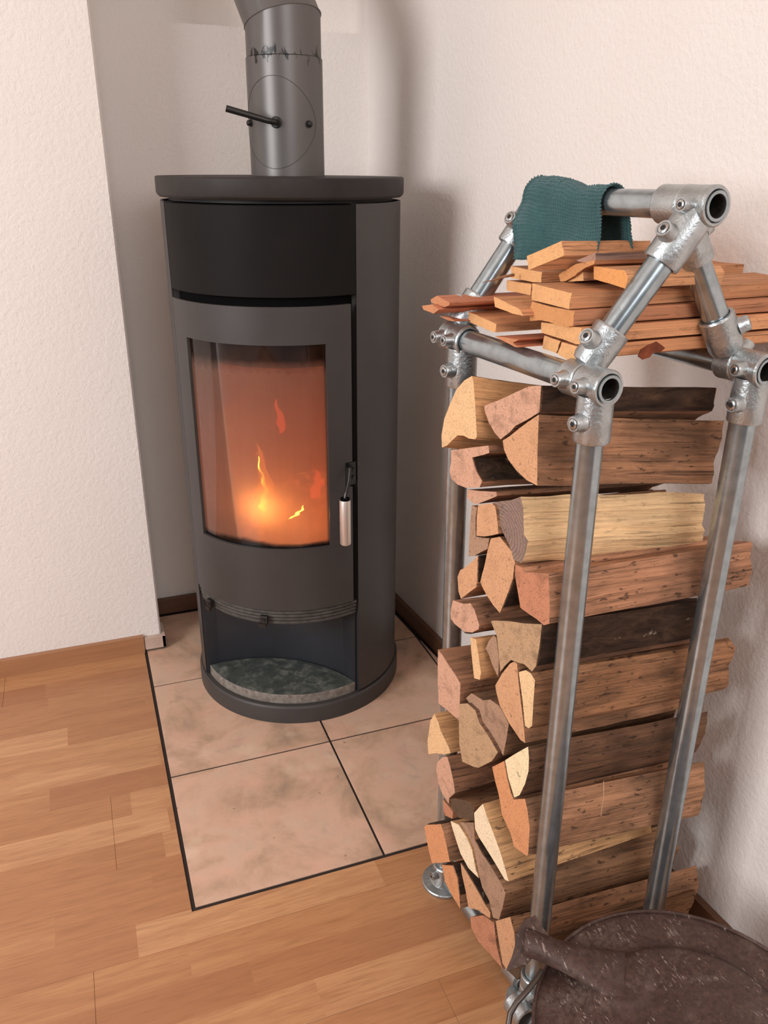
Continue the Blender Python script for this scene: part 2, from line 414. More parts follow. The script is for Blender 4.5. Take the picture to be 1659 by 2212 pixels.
def mat_end(tone):
    col = TONES[tone][1]; t = NT('end_grain_' + tone)
    board = 'plank' in tone or tone == 'molding'
    sep = t.n.new('ShaderNodeSeparateXYZ'); t.link(t.tc.outputs['Object'], sep.inputs[0])
    wob = t.noise(t.mapn((0, 30, 30)), 1.0, 3)
    r = t.math('SQRT', t.math('ADD', t.math('POWER', sep.outputs[1], 2.0), t.math('POWER', sep.outputs[2], 2.0)))
    ring = t.math('SINE', t.math('MULTIPLY', t.math('ADD', r, t.math('MULTIPLY', wob, 0.012)), 1500 if not board else 2600))
    ob = t.n.new('ShaderNodeObjectInfo')
    add = t.n.new('ShaderNodeVectorMath'); add.operation = 'ADD'
    cmb = t.n.new('ShaderNodeCombineXYZ'); t.link(t.math('MULTIPLY', ob.outputs['Random'], 30.0), cmb.inputs[0]); t.link(cmb.outputs[0], add.inputs[0]); t.link(t.tc.outputs['Object'], add.inputs[1])
    big = t.noise(add.outputs[0], 45, 4, 0.6, 0.5); fine = t.noise(add.outputs[0], 420, 3, 0.6)
    strong = 0.5 if tone == 'greyend' else 0.075
    c = t.mix(t.math('MULTIPLY', t.math('ADD', ring, 1.0), strong * 0.5), col, dk(col, 0.6))
    c = t.mix(t.vramp(big, [(0.5, 0), (0.75, 0.6 if tone in ('grey', 'mottle', 'dark', 'pink', 'red') else 0.22)]), c, dk(col, 0.55))
    ang = t.math('ARCTAN2', sep.outputs[1], sep.outputs[2]); cv = t.n.new('ShaderNodeCombineXYZ'); t.link(t.math('MULTIPLY', ang, 9.0), cv.inputs[0]); t.link(t.math('MULTIPLY', r, 14.0), cv.inputs[1])
    crack = t.noise(cv.outputs[0], 1.0, 3, 0.7)
    c = t.mix(t.vramp(crack, [(0.66, 0), (0.71, 0.0 if board else 0.45)]), c, dk(col, 0.45))
    c = t.mix(t.vramp(fine, [(0.52, 0), (0.68, 0.3 if board else 0.5)]), c, dk(col, 0.62))
    blot = t.noise(add.outputs[0], 130, 3, 0.6); c = t.mix(t.vramp(blot, [(0.64, 0), (0.7, 0.15 if board or tone in ('bright', 'pale') else 0.5)]), c, dk(col, 0.4))
    t.set(c, 0.85, 0, 0.2); t.bump(fine, 0.7, 0.0012); return t.m
SIDE = {k: mat_side(k) for k in TONES}; END = {k: mat_end(k) for k in TONES}
def mat_bark():
    t = NT('dark_flaky_bark'); v = t.mapn((18, 60, 60)); n = t.noise(v, 1.0, 6, 0.7, 0.8); l = t.noise(t.mapn(), 38, 5, 0.6)
    c = t.ramp(n, [(0.3, (28, 20, 16)), (0.5, (62, 46, 36)), (0.7, (92, 68, 50))])
    c = t.mix(t.vramp(l, [(0.66, 0), (0.7, 0.6)]), c, (176, 158, 136))
    t.set(c, 0.9, 0, 0.2); t.bump(n, 1.0, 0.004); return t.m
BARK = mat_bark()
BARK_RED = simple('reddish_inner_bark', (134, 70, 44), 0.85, 0, 0.2, 40, (90, 48, 32), 0.6, 200)

def mat_rust():
    t = NT('brown_rusted_sheet'); v = t.mapn()
    n = t.noise(v, 14, 7, 0.68, 0.4); n3 = t.noise(v, 34, 6, 0.72); f = t.noise(v, 160, 5, 0.7)
    m = t.n.new('ShaderNodeMapping'); m.inputs['Rotation'].default_value = (0, 0, 0.9); m.inputs['Scale'].default_value = (300, 90, 60); t.link(t.tc.outputs['Object'], m.inputs['Vector'])
    n2 = t.noise(m.outputs[0], 1.0, 4, 0.7)
    c = t.ramp(n, [(0.3, (66, 46, 40)), (0.5, (82, 60, 52)), (0.64, (104, 86, 77)), (0.75, (122, 106, 97))])
    c = t.mix(t.vramp(f, [(0.4, 0.6), (0.55, 0)]), c, (54, 38, 33))
    c = t.mix(t.vramp(t.math('MULTIPLY', n2, t.math('ADD', n3, 0.45)), [(0.60, 0), (0.68, 0.8)]), c, (172, 152, 142))
    c = t.mix(t.vramp(n3, [(0.64, 0), (0.7, 0.5)]), c, (124, 112, 102))
    t.set(c, t.vramp(f, [(0.3, 0.38), (0.7, 0.62)]), 0.2, 0.5); t.bump(n3, 0.3, 0.002); return t.m
RUST = mat_rust()

def mat_knit():
    t = NT('teal_knitted_wool'); v = t.mapn(); n = t.noise(v, 60, 4, 0.6); f = t.noise(v, 900, 3)
    c = t.mix(n, (52, 84, 86), (66, 100, 100))
    t.set(c, 0.95, 0, 0.1); t.b.inputs['Sheen Weight'].default_value = 0.3; t.bump(f, 0.8, 0.001); return t.m
KNIT = mat_knit()

# ================================================================== room shell
def wallx(y): return 0.682 + 0.087 * (0.785 - y)          # the right wall runs slightly askew
def struct(o): o['kind'] = 'structure'; return o
fl = MB(); fl.box((-2.4, -2.9, -0.05), (0.98, 1.1, -0.0018))
floor = struct(fl.build('floor', GROUT, smooth=None))

# laminate planks: rows of 0.192 m along x, leaving the hearth free
def add_plank(x0, x1, y0, y1):
    g = 0.0002
    m = MB(); m.box((x0 + g, y0 + g, -0.0018), (x1 - g, y1 - g, 0.0), bev=0.0003)
    o = m.build('plank', LAMINATE, floor, smooth=None); return o
LEN = 1.285
joints = {0: -0.116, -1: -0.745, -2: -0.162, 1: -0.62, 2: -0.98, 3: -0.33, -3: 0.33, -4: -0.4, -5: 0.2, -6: -0.7, -7: 0.1, -8: -0.35}
for r in range(-15, 4):
    y0 = 0.128 + 0.192 * r; y1 = min(y0 + 0.192, 0.829)
    j = joints.get(r, random.uniform(-1, 0.3))
    xs = [j + LEN * k for k in range(-3, 4)]
    for a, b in zip(xs, xs[1:]):
        lo = max(a, -2.4); hi = min(b, 0.97)
        if hi - lo < 0.02: continue
        if y0 >= -0.002: # beside the hearth
            hi = min(hi, -0.005)
            if hi - lo > 0.02: add_plank(lo, hi, y0, y1)
        elif y1 > 0.0:   # row cut around the hearth corner
            if lo < -0.005:
                if hi > 0.0:
                    m = MB(); z0, z1 = -0.0018, 0.0
                    m.prism([(lo, y0), (hi, y0), (hi, -0.005), (-0.005, -0.005), (-0.005, y1), (lo, y1)], z0, z1)
                    m.build('plank', LAMINATE, floor, smooth=None)
                else: add_plank(lo, hi, y0, y1)
            else: add_plank(lo, hi, y0, -0.005)
        else: add_plank(lo, hi, y0, y1)

# hearth tiles
def add_tile(x0, x1, y0, y1):
    sk = lambda y: wallx(y) - 0.0165
    xa, xb = min(x1, sk(y0)), min(x1, sk(y1))
    if xa - x0 < 0.01: return
    poly = [(x0, y0), (xa, y0), (xb, y1), (x0, y1)] if xb - x0 > 0.004 else [(x0, y0), (xa, y0), (x0, y1 - 0.02)]
    m = MB(); m.prism(poly, -0.0018, 0.0)
    k = len(poly); ins = 0.0007; cx_ = sum(p[0] for p in poly) / k; cy_ = sum(p[1] for p in poly) / k
    m.add([(x, y, 0.0) for x, y in poly] + [(x + math.copysign(ins, cx_ - x), y + math.copysign(ins, cy_ - y), 0.0005) for x, y in poly],
          [(i, (i + 1) % k, k + (i + 1) % k, k + i) for i in range(k)] + [tuple(range(k, 2 * k))])
    return m.build('tile', TILE, floor, smooth=None)
XC = [0.0, 0.336, 0.672, 0.82]; YC = [0.0, 0.337, 0.669, 1.0]
for i in range(3):
    for j in range(3):
        add_tile(XC[i] + (0.003 if i else 0.002), XC[i + 1] - 0.0015, YC[j] + 0.0025, YC[j + 1] - 0.0022)

def wall(name, poly, z0, z1):
    m = MB(); m.prism(poly, z0, z1); return struct(m.build(name, PLASTER, smooth=None))
H = 2.45
# left wall: its end forms the side of the stove alcove
m = MB(); m.box((-2.5, 0.842, 0.0), (0.041, 1.14, H), bev=0.004); wall_left = struct(m.build('wall_left', PLASTER, smooth=None))
# back wall of the alcove with a recess above
m = MB()
m.box((0.041, 1.02, 0.0), (0.80, 1.16, 1.421))
m.box((0.041, 1.085, 1.421), (0.80, 1.16, H))
m.box((0.041, 1.02, 1.421), (0.056, 1.085, H)); m.box((0.650, 1.02, 1.421), (0.80, 1.085, H))
wall_back = struct(m.build('wall_back', PLASTER, smooth=None))
wall_right = wall('wall_right', [(wallx(-2.9), -2.9), (wallx(1.02), 1.02), (wallx(1.02) + 0.15, 1.02), (wallx(-2.9) + 0.15, -2.9)], 0, H)
m = MB(); m.box((-2.5, -2.9, H), (1.1, 1.16, H + 0.05)); struct(m.build('ceiling', PLASTER, smooth=None))

def mat_skirt(name, col, col2):
    t = NT(name); g = t.noise(t.mapn((5, 60, 90)), 1.0, 4, 0.6, 0.8)
    t.set(t.mix(g, col, col2), 0.42, 0, 0.5); return t.m
SKIRT = mat_skirt('beech_skirting', (180, 130, 92), (150, 102, 70))
SKIRT_DARK = mat_skirt('brown_skirting', (112, 76, 54), (84, 56, 40))
m = MB(); m.prism([(-2.5, 0.828), (-0.0035, 0.828), (-0.0035, 0.8415), (-2.5, 0.8415)], 0.0, 0.046)
struct(m.build('baseboard_left', SKIRT, smooth=None))
m = MB(); m.prism([(0.045, 1.004), (wallx(1.02) - 0.014, 1.004), (wallx(1.02) - 0.014, 1.0195), (0.045, 1.0195)], 0.004, 0.046)
struct(m.build('baseboard_back', SKIRT_DARK, smooth=None))
m = MB(); m.prism([(wallx(-2.8) - 0.013, -2.8), (wallx(1.0) - 0.013, 1.0), (wallx(1.0) - 0.0005, 1.0), (wallx(-2.8) - 0.0005, -2.8)], 0.004, 0.046)
struct(m.build('baseboard_right', SKIRT_DARK, smooth=None))
m = MB(); m.box((-0.002, 0.830, 0.006), (0.050, 0.8415, 0.040), bev=0.001); m.box((0.0415, 0.830, 0.006), (0.050, 0.90, 0.0395), bev=0.001)
struct(m.build('trim_1', simple('pale_skirting_tile', (205, 180, 164), 0.5, 0, 0.5, 20, (188, 160, 144)), smooth=None))
m = MB(); m.box((0.0, 0.832, 0.0006), (0.049, 0.841, 0.006))
struct(m.build('trim_2', simple('grey_mortar', (104, 92, 80), 0.95, 0, 0.1, 60, (80, 70, 62), 0.5), smooth=None))

# ================================================================== stove
SX, SY = 0.353, 0.650
SC = (SX, SY)
stove = thing('wood_stove', 'tall round dark grey wood stove with curved glass door, burning on the tiled hearth', 'stove', (SX, SY, 0.0005))
def part(mb, name, mat, parent=None, smooth=35, label=None, kind=None):
    o = mb.build(name, mat, None, smooth, kind, label)
    if parent is None: under(stove, o)
    else: o.parent = parent
    return o
m = MB(); m.lathe((SX, SY, 0.0005), (0, 0, 1), [(0, 0.240), (0.036, 0.240), (0.040, 0.2385), (0.042, 0.236), (0.042, 0.0)], 128)
part(m, 'base_ring', STOVE)
# outer casing sheet around the sides and back
m = MB(); m.arc_wall(SC, 0.229, 0.234, 290.2, 547.3, 0.0455, 1.078, step=2, bev=0.0012)
part(m, 'outer_casing', STOVE)
# folded returns of the casing beside the front
m = MB()
for a0, a1 in ((290.2, 290.8), (186.7, 187.3)): m.arc_wall(SC, 0.205, 0.2335, a0, a1, 0.0455, 1.078, step=0.3)
part(m, 'casing_edge', STOVE)
m = MB(); m.arc_wall(SC, 0.2285, 0.2335, 188.0, 289.9, 0.921, 1.0765, step=2, bev=0.001)
part(m, 'front_panel', STOVE_DARK, label='blackened upper front panel')
# dark carcass behind the gaps
m = MB(); m.lathe((SX, SY, 0.252), (0, 0, 1), [(0, 0.218), (0.005, 0.218), (0.005, 0.0)], 96); m.arc_wall(SC, 0.216, 0.219, 187, 290.2, 0.857, 1.0768, step=3)
m.arc_wall(SC, 0.21, 0.2185, 277.5, 290.0, 0.252, 0.857, step=3); m.arc_wall(SC, 0.21, 0.2185, 187.2, 198.5, 0.252, 0.857, step=3); m.arc_wall(SC, 0.21, 0.2185, 198.5, 277.5, 0.252, 0.405, step=3)
part(m, 'inner_carcass', GAP)
# top plate on a recessed collar
m = MB(); m.lathe((SX, SY, 1.0785), (0, 0, 1), [(0, 0.218), (0.006, 0.218), (0.006, 0.234), (0.010, 0.2385), (0.014, 0.240), (0.040, 0.240), (0.0415, 0.2385), (0.042, 0.237), (0.0425, 0.19), (0.0425, 0.0)], 160)
part(m, 'top_plate', TOPPLATE, smooth=25)
# door with a window opening
m = MB(); D0, D1, G0, G1, ZB, ZT, W0, W1 = 188.6, 286.8, 201.8, 274.0, 0.282, 0.905, 0.424, 0.836
def arcband(m, a0, a1, z0, z1, r0=0.2285, r1=0.2350): m.arc_wall(SC, r0, r1, a0, a1, z0, z1, step=1.5)
def arc_plate_with_hole():
    """door sheet as one grid so that no seams show"""
    angs = [D0 + (D1 - D0) * i / 66 for i in range(67)]
    for g in (G0, G1, 282.8):
        k = min(range(67), key=lambda i: abs(angs[i] - g)); angs[k] = g
    zs = [ZB, W0, 0.544, 0.597, W1, ZT]
    def inside(a, z):
        if G0 < a < G1 and W0 < z < W1: return False
        if a > 282.8 and 0.544 < z < 0.597: return False
        return True
    cells = {(i, j) for i in range(66) for j in range(5) if inside((angs[i] + angs[i + 1]) / 2, (zs[j] + zs[j + 1]) / 2)}
    V = []; F = []; idx = {}
    def vert(i, j, k):
        key = (i, j, k)
        if key not in idx:
            r = (0.2350, 0.2290)[k]; th = math.radians(angs[i]); idx[key] = len(V); V.append((SX + r * math.cos(th), SY + r * math.sin(th), zs[j]))
        return idx[key]
    for (i, j) in cells:
        F.append((vert(i, j, 0), vert(i + 1, j, 0), vert(i + 1, j + 1, 0), vert(i, j + 1, 0)))
        F.append((vert(i, j, 1), vert(i, j + 1, 1), vert(i + 1, j + 1, 1), vert(i + 1, j, 1)))
        for di, dj, e in ((-1, 0, ((i, j), (i, j + 1))), (1, 0, ((i + 1, j + 1), (i + 1, j))), (0, -1, ((i + 1, j), (i, j))), (0, 1, ((i, j + 1), (i + 1, j + 1)))):
            if (i + di, j + dj) not in cells:
                (a, b), (c, d) = e; F.append((vert(a, b, 0), vert(c, d, 0), vert(c, d, 1), vert(a, b, 1)))
    return V, F
V, F = arc_plate_with_hole()
door = mesh_obj('door', V, F, STOVE, smooth=30); under(stove, door)
m = MB(); m.arc_wall(SC, 0.2245, 0.2285, G0 - 2, G1 + 2, W0 - 0.012, W1 + 0.012, step=1.0)
pane = part(m, 'glass_pane', GLASS, door, smooth=60, label='curved sooty glass pane')
m = MB()
for a0, a1 in ((G0 - 2.2, G0 + 0.5), (G1 - 0.3, G1 + 2.2)): m.arc_wall(SC, 0.218, 0.2242, a0, a1, W0 - 0.012, W1 + 0.012, step=1.0)
m.arc_wall(SC, 0.218, 0.2242, G0, G1, W0 - 0.014, W0 + 0.006, step=1.0); m.arc_wall(SC, 0.218, 0.2242, G0, G1, W1 - 0.003, W1 + 0.012, step=1.0)
part(m, 'window_seal', GAP, door)
def pol(r, a, z): th = math.radians(a); return Vector((SX + r * math.cos(th), SY + r * math.sin(th), z))
m = MB(); m.tube([pol(0.233, 285.6, 0.588), pol(0.242, 284.4, 0.586), pol(0.252, 282.4, 0.566), pol(0.258, 280.4, 0.548), pol(0.262, 279.2, 0.540), pol(0.262, 279.0, 0.530)], [0.0042, 0.0042, 0.0036, 0.0034, 0.0034, 0.0034], 8)
part(m, 'handle_arm', IRON, door, label='thin bent iron arm of the door handle')
m = MB(); m.lathe(pol(0.262, 279, 0.435), (0, 0, 1), [(0, 0.0100), (0.002, 0.0112), (0.094, 0.0112), (0.096, 0.0102)], 32)
part(m, 'handle_grip', STEEL, door, label='brushed steel cylinder grip')
m = MB(); m.lathe(pol(0.262, 279, 0.531), (0, 0, 1), [(0, 0.0095), (0.004, 0.0095), (0.004, 0.004)], 24)
part(m, 'handle_collar', GAP, door)
m = MB(); m.arc_wall(SC, 0.2292, 0.2312, 283.6, 289.6, 0.546, 0.594); m.cyl(pol(0.229, 287.8, 0.578), pol(0.236, 287.8, 0.578), 0.004, 12); m.cyl(pol(0.229, 287.8, 0.562), pol(0.236, 287.8, 0.562), 0.004, 12)
part(m, 'latch_plate', IRON, door)
# ribbed air grille below the door, with two slider tabs
m = MB()
for k in range(4): m.arc_wall(SC, 0.214, 0.2325 - 0.0012 * k, 188.6, 289.4, 0.2785 - 0.0085 * (k + 1) + 0.0018, 0.2785 - 0.0085 * k, step=2, bev=0.0018)
grille = part(m, 'air_grille', GRILLE, smooth=20, label='ribbed iron air grille')
for a in (239.0, 203.5):
    m = MB(); d = pol(1, a, 0) - pol(0, a, 0)
    m.arc_wall(SC, 0.2335, 0.2425, a - 1.8, a + 1.8, 0.252, 0.270, step=1.2, bev=0.002); m.arc_wall(SC, 0.238, 0.2435, a - 2.6, a + 1.0, 0.244, 0.253, step=1.2)
    m.lathe(pol(0.2425, a, 0.262), d, [(0, 0.004), (0.002, 0.0035), (0.002, 0.0)], 12)
    part(m, 'air_slider', IRON, label='small iron air slider')
# lower wood compartment
nd = Vector((math.cos(math.radians(239)), math.sin(math.radians(239)), 0)); td = Vector((-nd.y, nd.x, 0))
ca, half = 0.234 * math.cos(math.radians(51)), 0.234 * math.sin(math.radians(51))
def back_arc(scale=1.0, n=24, push=0.0, sag=0.066):
    R = (half ** 2 + sag ** 2) / (2 * sag); out = []
    for i in range(n + 1):
        t = (-1 + 2 * i / n) * half * scale
        d = math.sqrt(R * R - t * t) - (R - sag)
        p = Vector((SX, SY, 0)) + nd * (ca - d - push) + td * t; out.append((p.x, p.y))
    return out
def front_arc(r, a0=188.5, a1=289.5, n=30): return [(SX + r * math.cos(math.radians(a0 + (a1 - a0) * i / n)), SY + r * math.sin(math.radians(a0 + (a1 - a0) * i / n))) for i in range(n + 1)]
m = MB(); ba = back_arc(0.995, push=0.001); bo = back_arc(0.995, push=0.004)
m.prism(ba + bo[::-1], 0.0425, 0.252); part(m, 'compartment_back', NICHE_BLUE, smooth=30)
m = MB(); m.prism(front_arc(0.2285) + back_arc(0.97, push=-0.002)[::-1], 0.2465, 0.2515); part(m, 'compartment_top', NICHE_BLUE, smooth=None)
# inner divider strip on the right
m = MB(); m.arc_wall(SC, 0.178, 0.226, 289.0, 289.9, 0.0425, 0.2465, step=1); part(m, 'divider_strip', NICHE_BLUE)
m = MB(); m.arc_wall(SC, 0.178, 0.226, 187.4, 188.2, 0.0425, 0.2465, step=1); part(m, 'divider_strip', NICHE_BLUE)
# firebox lining
m = MB()
m.arc_wall(SC, 0.182, 0.205, 284, 552, 0.412, 0.862, step=4)
m.lathe((SX, SY, 0.402), (0, 0, 1), [(0, 0.2075), (0.008, 0.2075), (0.008, 0)], 64)
m.lathe((SX, SY, 0.862), (0, 0, 1), [(0, 0.2075), (0.006, 0.2075), (0.006, 0)], 64)
part(m, 'firebox_lining', FIREBRICK)
m = MB(); m.lathe((SX, SY, 0.782), (0, 0, 1), [(0, 0.181), (0.012, 0.181), (0.012, 0.0)], 48); m.arc_wall(SC, 0.176, 0.1805, 284, 552, 0.796, 0.858, step=4)
part(m, 'baffle_plate', GAP)

# soapstone shelf in the compartment: lifts out, so a thing of its own
m = MB(); bk = back_arc(0.955, push=-0.003); fa = front_arc(0.2262, 190.4, 287.6, 48)
bk_in = bk[::-1]
poly = fa + bk_in
nP = len(poly); rr = random.Random(3)
lo = [(x, y, 0.0432) for x, y in poly]; hi = [(x + rr.uniform(-.0006, .0006), y + rr.uniform(-.0006, .0006), 0.0640) for x, y in poly]
cenx = sum(p[0] for p in poly) / nP; ceny = sum(p[1] for p in poly) / nP
tp = [(x + (cenx - x) * 0.012, y + (ceny - y) * 0.012, 0.0660) for x, y in poly]
m.add(lo + hi + tp, [tuple(range(nP))[::-1]] + [(i, (i + 1) % nP, nP + (i + 1) % nP, nP + i) for i in range(nP)] + [(nP + i, nP + (i + 1) % nP, 2 * nP + (i + 1) % nP, 2 * nP + i) for i in range(nP)], 1)
m.add(tp, [tuple(range(nP))], 0)
tag(m.build('stone_slab', [STONE, STONE_EDGE], smooth=25), 'lens-shaped mottled grey-green stone slab in the open compartment at the foot of the stove', 'stone slab')

# fire: ember bed, charred logs, flames and their light
rng = random.Random(11)
m = MB(); n = 26
vv = []; ff = []
for j in range(n + 1):
    for i in range(n + 1):
        x = -1 + 2 * i / n; y = -1 + 2 * j / n
        r = max(abs(x), abs(y)); k = 0 if r == 0 else r / math.hypot(x, y); X = x * k * 0.172; Y = y * k * 0.172
        h = 0.4105 + (0.012 + 0.022 * noise.noise(Vector((X * 30, Y * 30, 3))) + 0.02 * (1 - r) + 0.008 * rng.random()) * min(1, (1 - r) * 6)
        vv.append((SX + X, SY + Y, max(h, 0.4105)))
ff = [(j * (n + 1) + i, j * (n + 1) + i + 1, (j + 1) * (n + 1) + i + 1, (j + 1) * (n + 1) + i) for j in range(n) for i in range(n)]
m.add(vv, ff); o = m.build('ember_bed', EMBER, smooth=60)
tag(o, 'bed of glowing embers behind the sooty stove glass', 'embers'); o['kind'] = 'stuff'
def charred(p0, p1, r):
    m = MB(); p0 = Vector(p0); p1 = Vector(p1); pts = [p0.lerp(p1, i / 8) + Vector((0, 0, 0.003 * rng.random())) for i in range(9)]
    m.tube(pts, [r * rng.uniform(0.88, 1.08) for _ in pts], 9); return m
tag(charred((0.235, 0.585, 0.468), (0.43, 0.70, 0.470), 0.020).build('burning_log', EMBER, smooth=40), 'charred burning log lying across the embers, towards the left of the fire', 'firewood', 'burning logs in the stove')
tag(charred((0.33, 0.56, 0.508), (0.30, 0.77, 0.512), 0.017).build('burning_log', EMBER, smooth=40), 'charred burning log pointing to the back of the fire', 'firewood', 'burning logs in the stove')
def flame(pts, widths, name, mat, label, thick=0.35):
    """tongue: a closed, softly twisted lens-section body"""
    V = []; F = []; k = 10; pts = [Vector(p) for p in pts]
    # smooth
    P = []; Wd = []
    for a in range(len(pts) - 1):
        for s_ in range(5):
            u = s_ / 5; P.append(pts[a].lerp(pts[a + 1], u)); Wd.append(widths[a] * (1 - u) + widths[a + 1] * u)
    P.append(pts[-1]); Wd.append(widths[-1])
    side = Vector((0.94, -0.34, 0)); dep = Vector((0.34, 0.94, 0))
    for q, (p, w) in enumerate(zip(P, Wd)):
        wob = side * (0.0025 * math.sin(q * 0.9))
        for i in range(k):
            th = 2 * PI * i / k; V.append(p + wob + side * (w * math.cos(th)) + dep * (w * thick * math.sin(th)))
    for q in range(len(P) - 1):
        for i in range(k): F.append((q * k + i, q * k + (i + 1) % k, (q + 1) * k + (i + 1) % k, (q + 1) * k + i))
    F.append(tuple(range(k))[::-1]); F.append(tuple(range((len(P) - 1) * k, len(P) * k)))
    o = mesh_obj(name, V, F, mat, smooth=80); tag(o, label, 'flame'); return o
YF = 0.555
flame([(0.262, YF, 0.458), (0.2615, YF, 0.470), (0.266, YF, 0.486), (0.2695, YF, 0.504), (0.2675, YF, 0.530), (0.262, YF, 0.552), (0.257, YF, 0.584)], [0.002, 0.0085, 0.0075, 0.0050, 0.0035, 0.0022, 0.0006], 'flame', FLAME, 'tall thin yellow flame left of centre in the stove')
fo = flame([(0.264, YF, 0.430), (0.262, YF, 0.455), (0.266, YF, 0.490), (0.270, YF, 0.520), (0.267, YF, 0.560), (0.258, YF, 0.612)], [0.010, 0.026, 0.024, 0.017, 0.009, 0.001], 'flame_mantle', FLAME_OUT, 'x', 0.5)
for k_ in ('label', 'category'): del fo[k_]
fl0 = bpy.data.objects['flame']; fo.parent = fl0; fo['label'] = 'orange outer flame'
flame([(0.316, YF, 0.4350), (0.326, YF, 0.4370), (0.336, YF, 0.4430), (0.345, YF, 0.4505), (0.353, YF, 0.461)], [0.001, 0.0035, 0.0050, 0.0035, 0.0006], 'flame', FLAME, 'small slanting bright flame low on the right of the fire')
flame([(0.378, 0.57, 0.470), (0.384, 0.57, 0.49), (0.392, 0.57, 0.508), (0.388, 0.57, 0.526), (0.386, 0.57, 0.534)], [0.010, 0.013, 0.012, 0.006, 0.001], 'flame', FLAME_RED, 'dull red flame at the right edge of the stove window')
flame([(0.246, YF, 0.424), (0.247, YF, 0.436), (0.249, YF, 0.446), (0.248, YF, 0.456)], [0.008, 0.010, 0.006, 0.001], 'flame', FLAME_RED, 'small red flame at the bottom below the tall yellow one')
flame([(0.318, 0.60, 0.615), (0.322, 0.60, 0.635), (0.316, 0.60, 0.662), (0.310, 0.60, 0.69)], [0.004, 0.010, 0.006, 0.001], 'flame', FLAME_RED, 'faint detached red flame high in the stove window')
def point(loc, e, col, r):
    d = bpy.data.lights.new('fire_light', 'POINT'); d.energy = e; d.color = col; d.shadow_soft_size = r
    o = bpy.data.objects.new('fire_light', d); C.objects.link(o); o.location = loc
point((0.262, 0.492, 0.510), 0.62, (1.0, 0.42, 0.11), 0.018)
point((0.330, 0.500, 0.452), 0.16, (1.0, 0.36, 0.10), 0.012)
point((0.398, 0.535, 0.50), 0.42, (1.0, 0.14, 0.05), 0.02)
point((0.33, 0.62, 0.60), 0.8, (1.0, 0.20, 0.07), 0.06)

# ================================================================== flue pipe
PX, PY, PR = 0.3685, 0.655, 0.0715
pipe = thing('flue_pipe', 'matt grey stove pipe with a lever, rising from the stove top', 'pipe', (PX, PY, 1.1215))
m = MB(); m.lathe((PX, PY, 1.1212), (0, 0, 1), [(0, PR), (0.2015, PR), (0.2025, PR - 0.001), (0.2025, PR - 0.006), (0.0, PR - 0.006)], 96, closed=True)
under(pipe, m.build('lower_section', PIPE))
# elbow: vertical stub, then a segment leaning towards the room
def mitre_pipe(name, r):
    n = 96; tilt = Vector((-0.20, 0.50, 0.84)).normalized(); up = Vector((0, 0, 1)); nrm = (tilt + up).normalized()
    c = Vector((PX, PY, 1.384)); V = []; F = []
    for i in range(n):
        th = 2 * PI * i / n; p = Vector((PX + r * math.cos(th), PY + r * math.sin(th), 0))
        zc = c.z - ((p.x - c.x) * nrm.x + (p.y - c.y) * nrm.y) / nrm.z
        V += [(p.x, p.y, 1.3240), (p.x, p.y, zc), Vector((p.x, p.y, zc)) + tilt * 0.74]
    for i in range(n):
        a, b = i * 3, ((i + 1) % n) * 3
        F += [(a, b, b + 1, a + 1), (a + 1, b + 1, b + 2, a + 2)]
    o = mesh_obj(name, V, F, PIPE, smooth=12)
    md = o.modifiers.new('thick', 'SOLIDIFY'); md.thickness = 0.0015
    # raised seam where the segments meet
    S = MB(); pts = []
    for i in range(n + 1):
        th = 2 * PI * i / n; rr_ = r + 0.0006; x, y = PX + rr_ * math.cos(th), PY + rr_ * math.sin(th)
        pts.append((x, y, c.z - ((x - c.x) * nrm.x + (y - c.y) * nrm.y) / nrm.z))
    S.tube(pts, 0.0011, 6, cap=False)
    # next segment
    return o, S
o, S = mitre_pipe('elbow', PR - 0.0018); under(pipe, o); sm = S.build('elbow_seam', PIPE, smooth=50); sm.parent = o
m = MB(); m.lathe((PX, PY, 1.3225), (0, 0, 1), [(0, PR - 0.0016), (0.0015, PR - 0.0012), (0.0022, PR - 0.002)], 96); under(pipe, m.build('joint_gap', GAP))
# round damper housing outline wrapped on the pipe
m = MB(); pts = []
for i in range(81):
    th = 2 * PI * i / 80; a = math.radians(238) + math.asin(max(-1, min(1, 0.0665 * math.cos(th) / PR)))
    pts.append((PX + (PR + 0.0001) * math.cos(a), PY + (PR + 0.0001) * math.sin(a), 1.212 + 0.078 * math.sin(th)))
m.tube(pts, 0.0005, 6, cap=False); under(pipe, m.build('damper_outline', GROOVE, label='thin circular damper groove'))
def pp(r, a, z): th = math.radians(a); return Vector((PX + r * math.cos(th), PY + r * math.sin(th), z))
m = MB(); da = pp(1, 241, 0) - pp(0, 241, 0); m.lathe(pp(PR - 0.002, 241, 1.213), da, [(0, 0.0100), (0.005, 0.0100), (0.0065, 0.0085), (0.0065, 0.0065), (0.012, 0.0065), (0.012, 0.0)], 24)
hub = under(pipe, m.build('damper_hub', IRON))
m = MB(); e = pp(PR + 0.016, 241, 1.213); side = Vector((-0.93, 0.25, 0.16)).normalized()
m.tube([pp(PR + 0.006, 241, 1.213), e, e + side * 0.010 + da * 0.003, e + side * 0.05 + da * 0.004 + Vector((0, 0, 0.004)), e + side * 0.084 + da * 0.006 + Vector((0, 0, 0.007))], [0.0045, 0.0052, 0.0052, 0.0056, 0.0058], 14)
lev = under(pipe, m.build('damper_lever', IRON, smooth=60, label='bent iron rod lever'))
for a, z in ((291, 1.211), (189, 1.213)):
    m = MB(); da2 = pp(1, a, 0) - pp(0, a, 0); m.lathe(pp(PR - 0.001, a, z), da2, [(0, 0.0068), (0.003, 0.0068), (0.0032, 0.0052), (0.008, 0.0050), (0.0095, 0.003), (0.0095, 0)], 14)
    under(pipe, m.build('bolt', IRON))

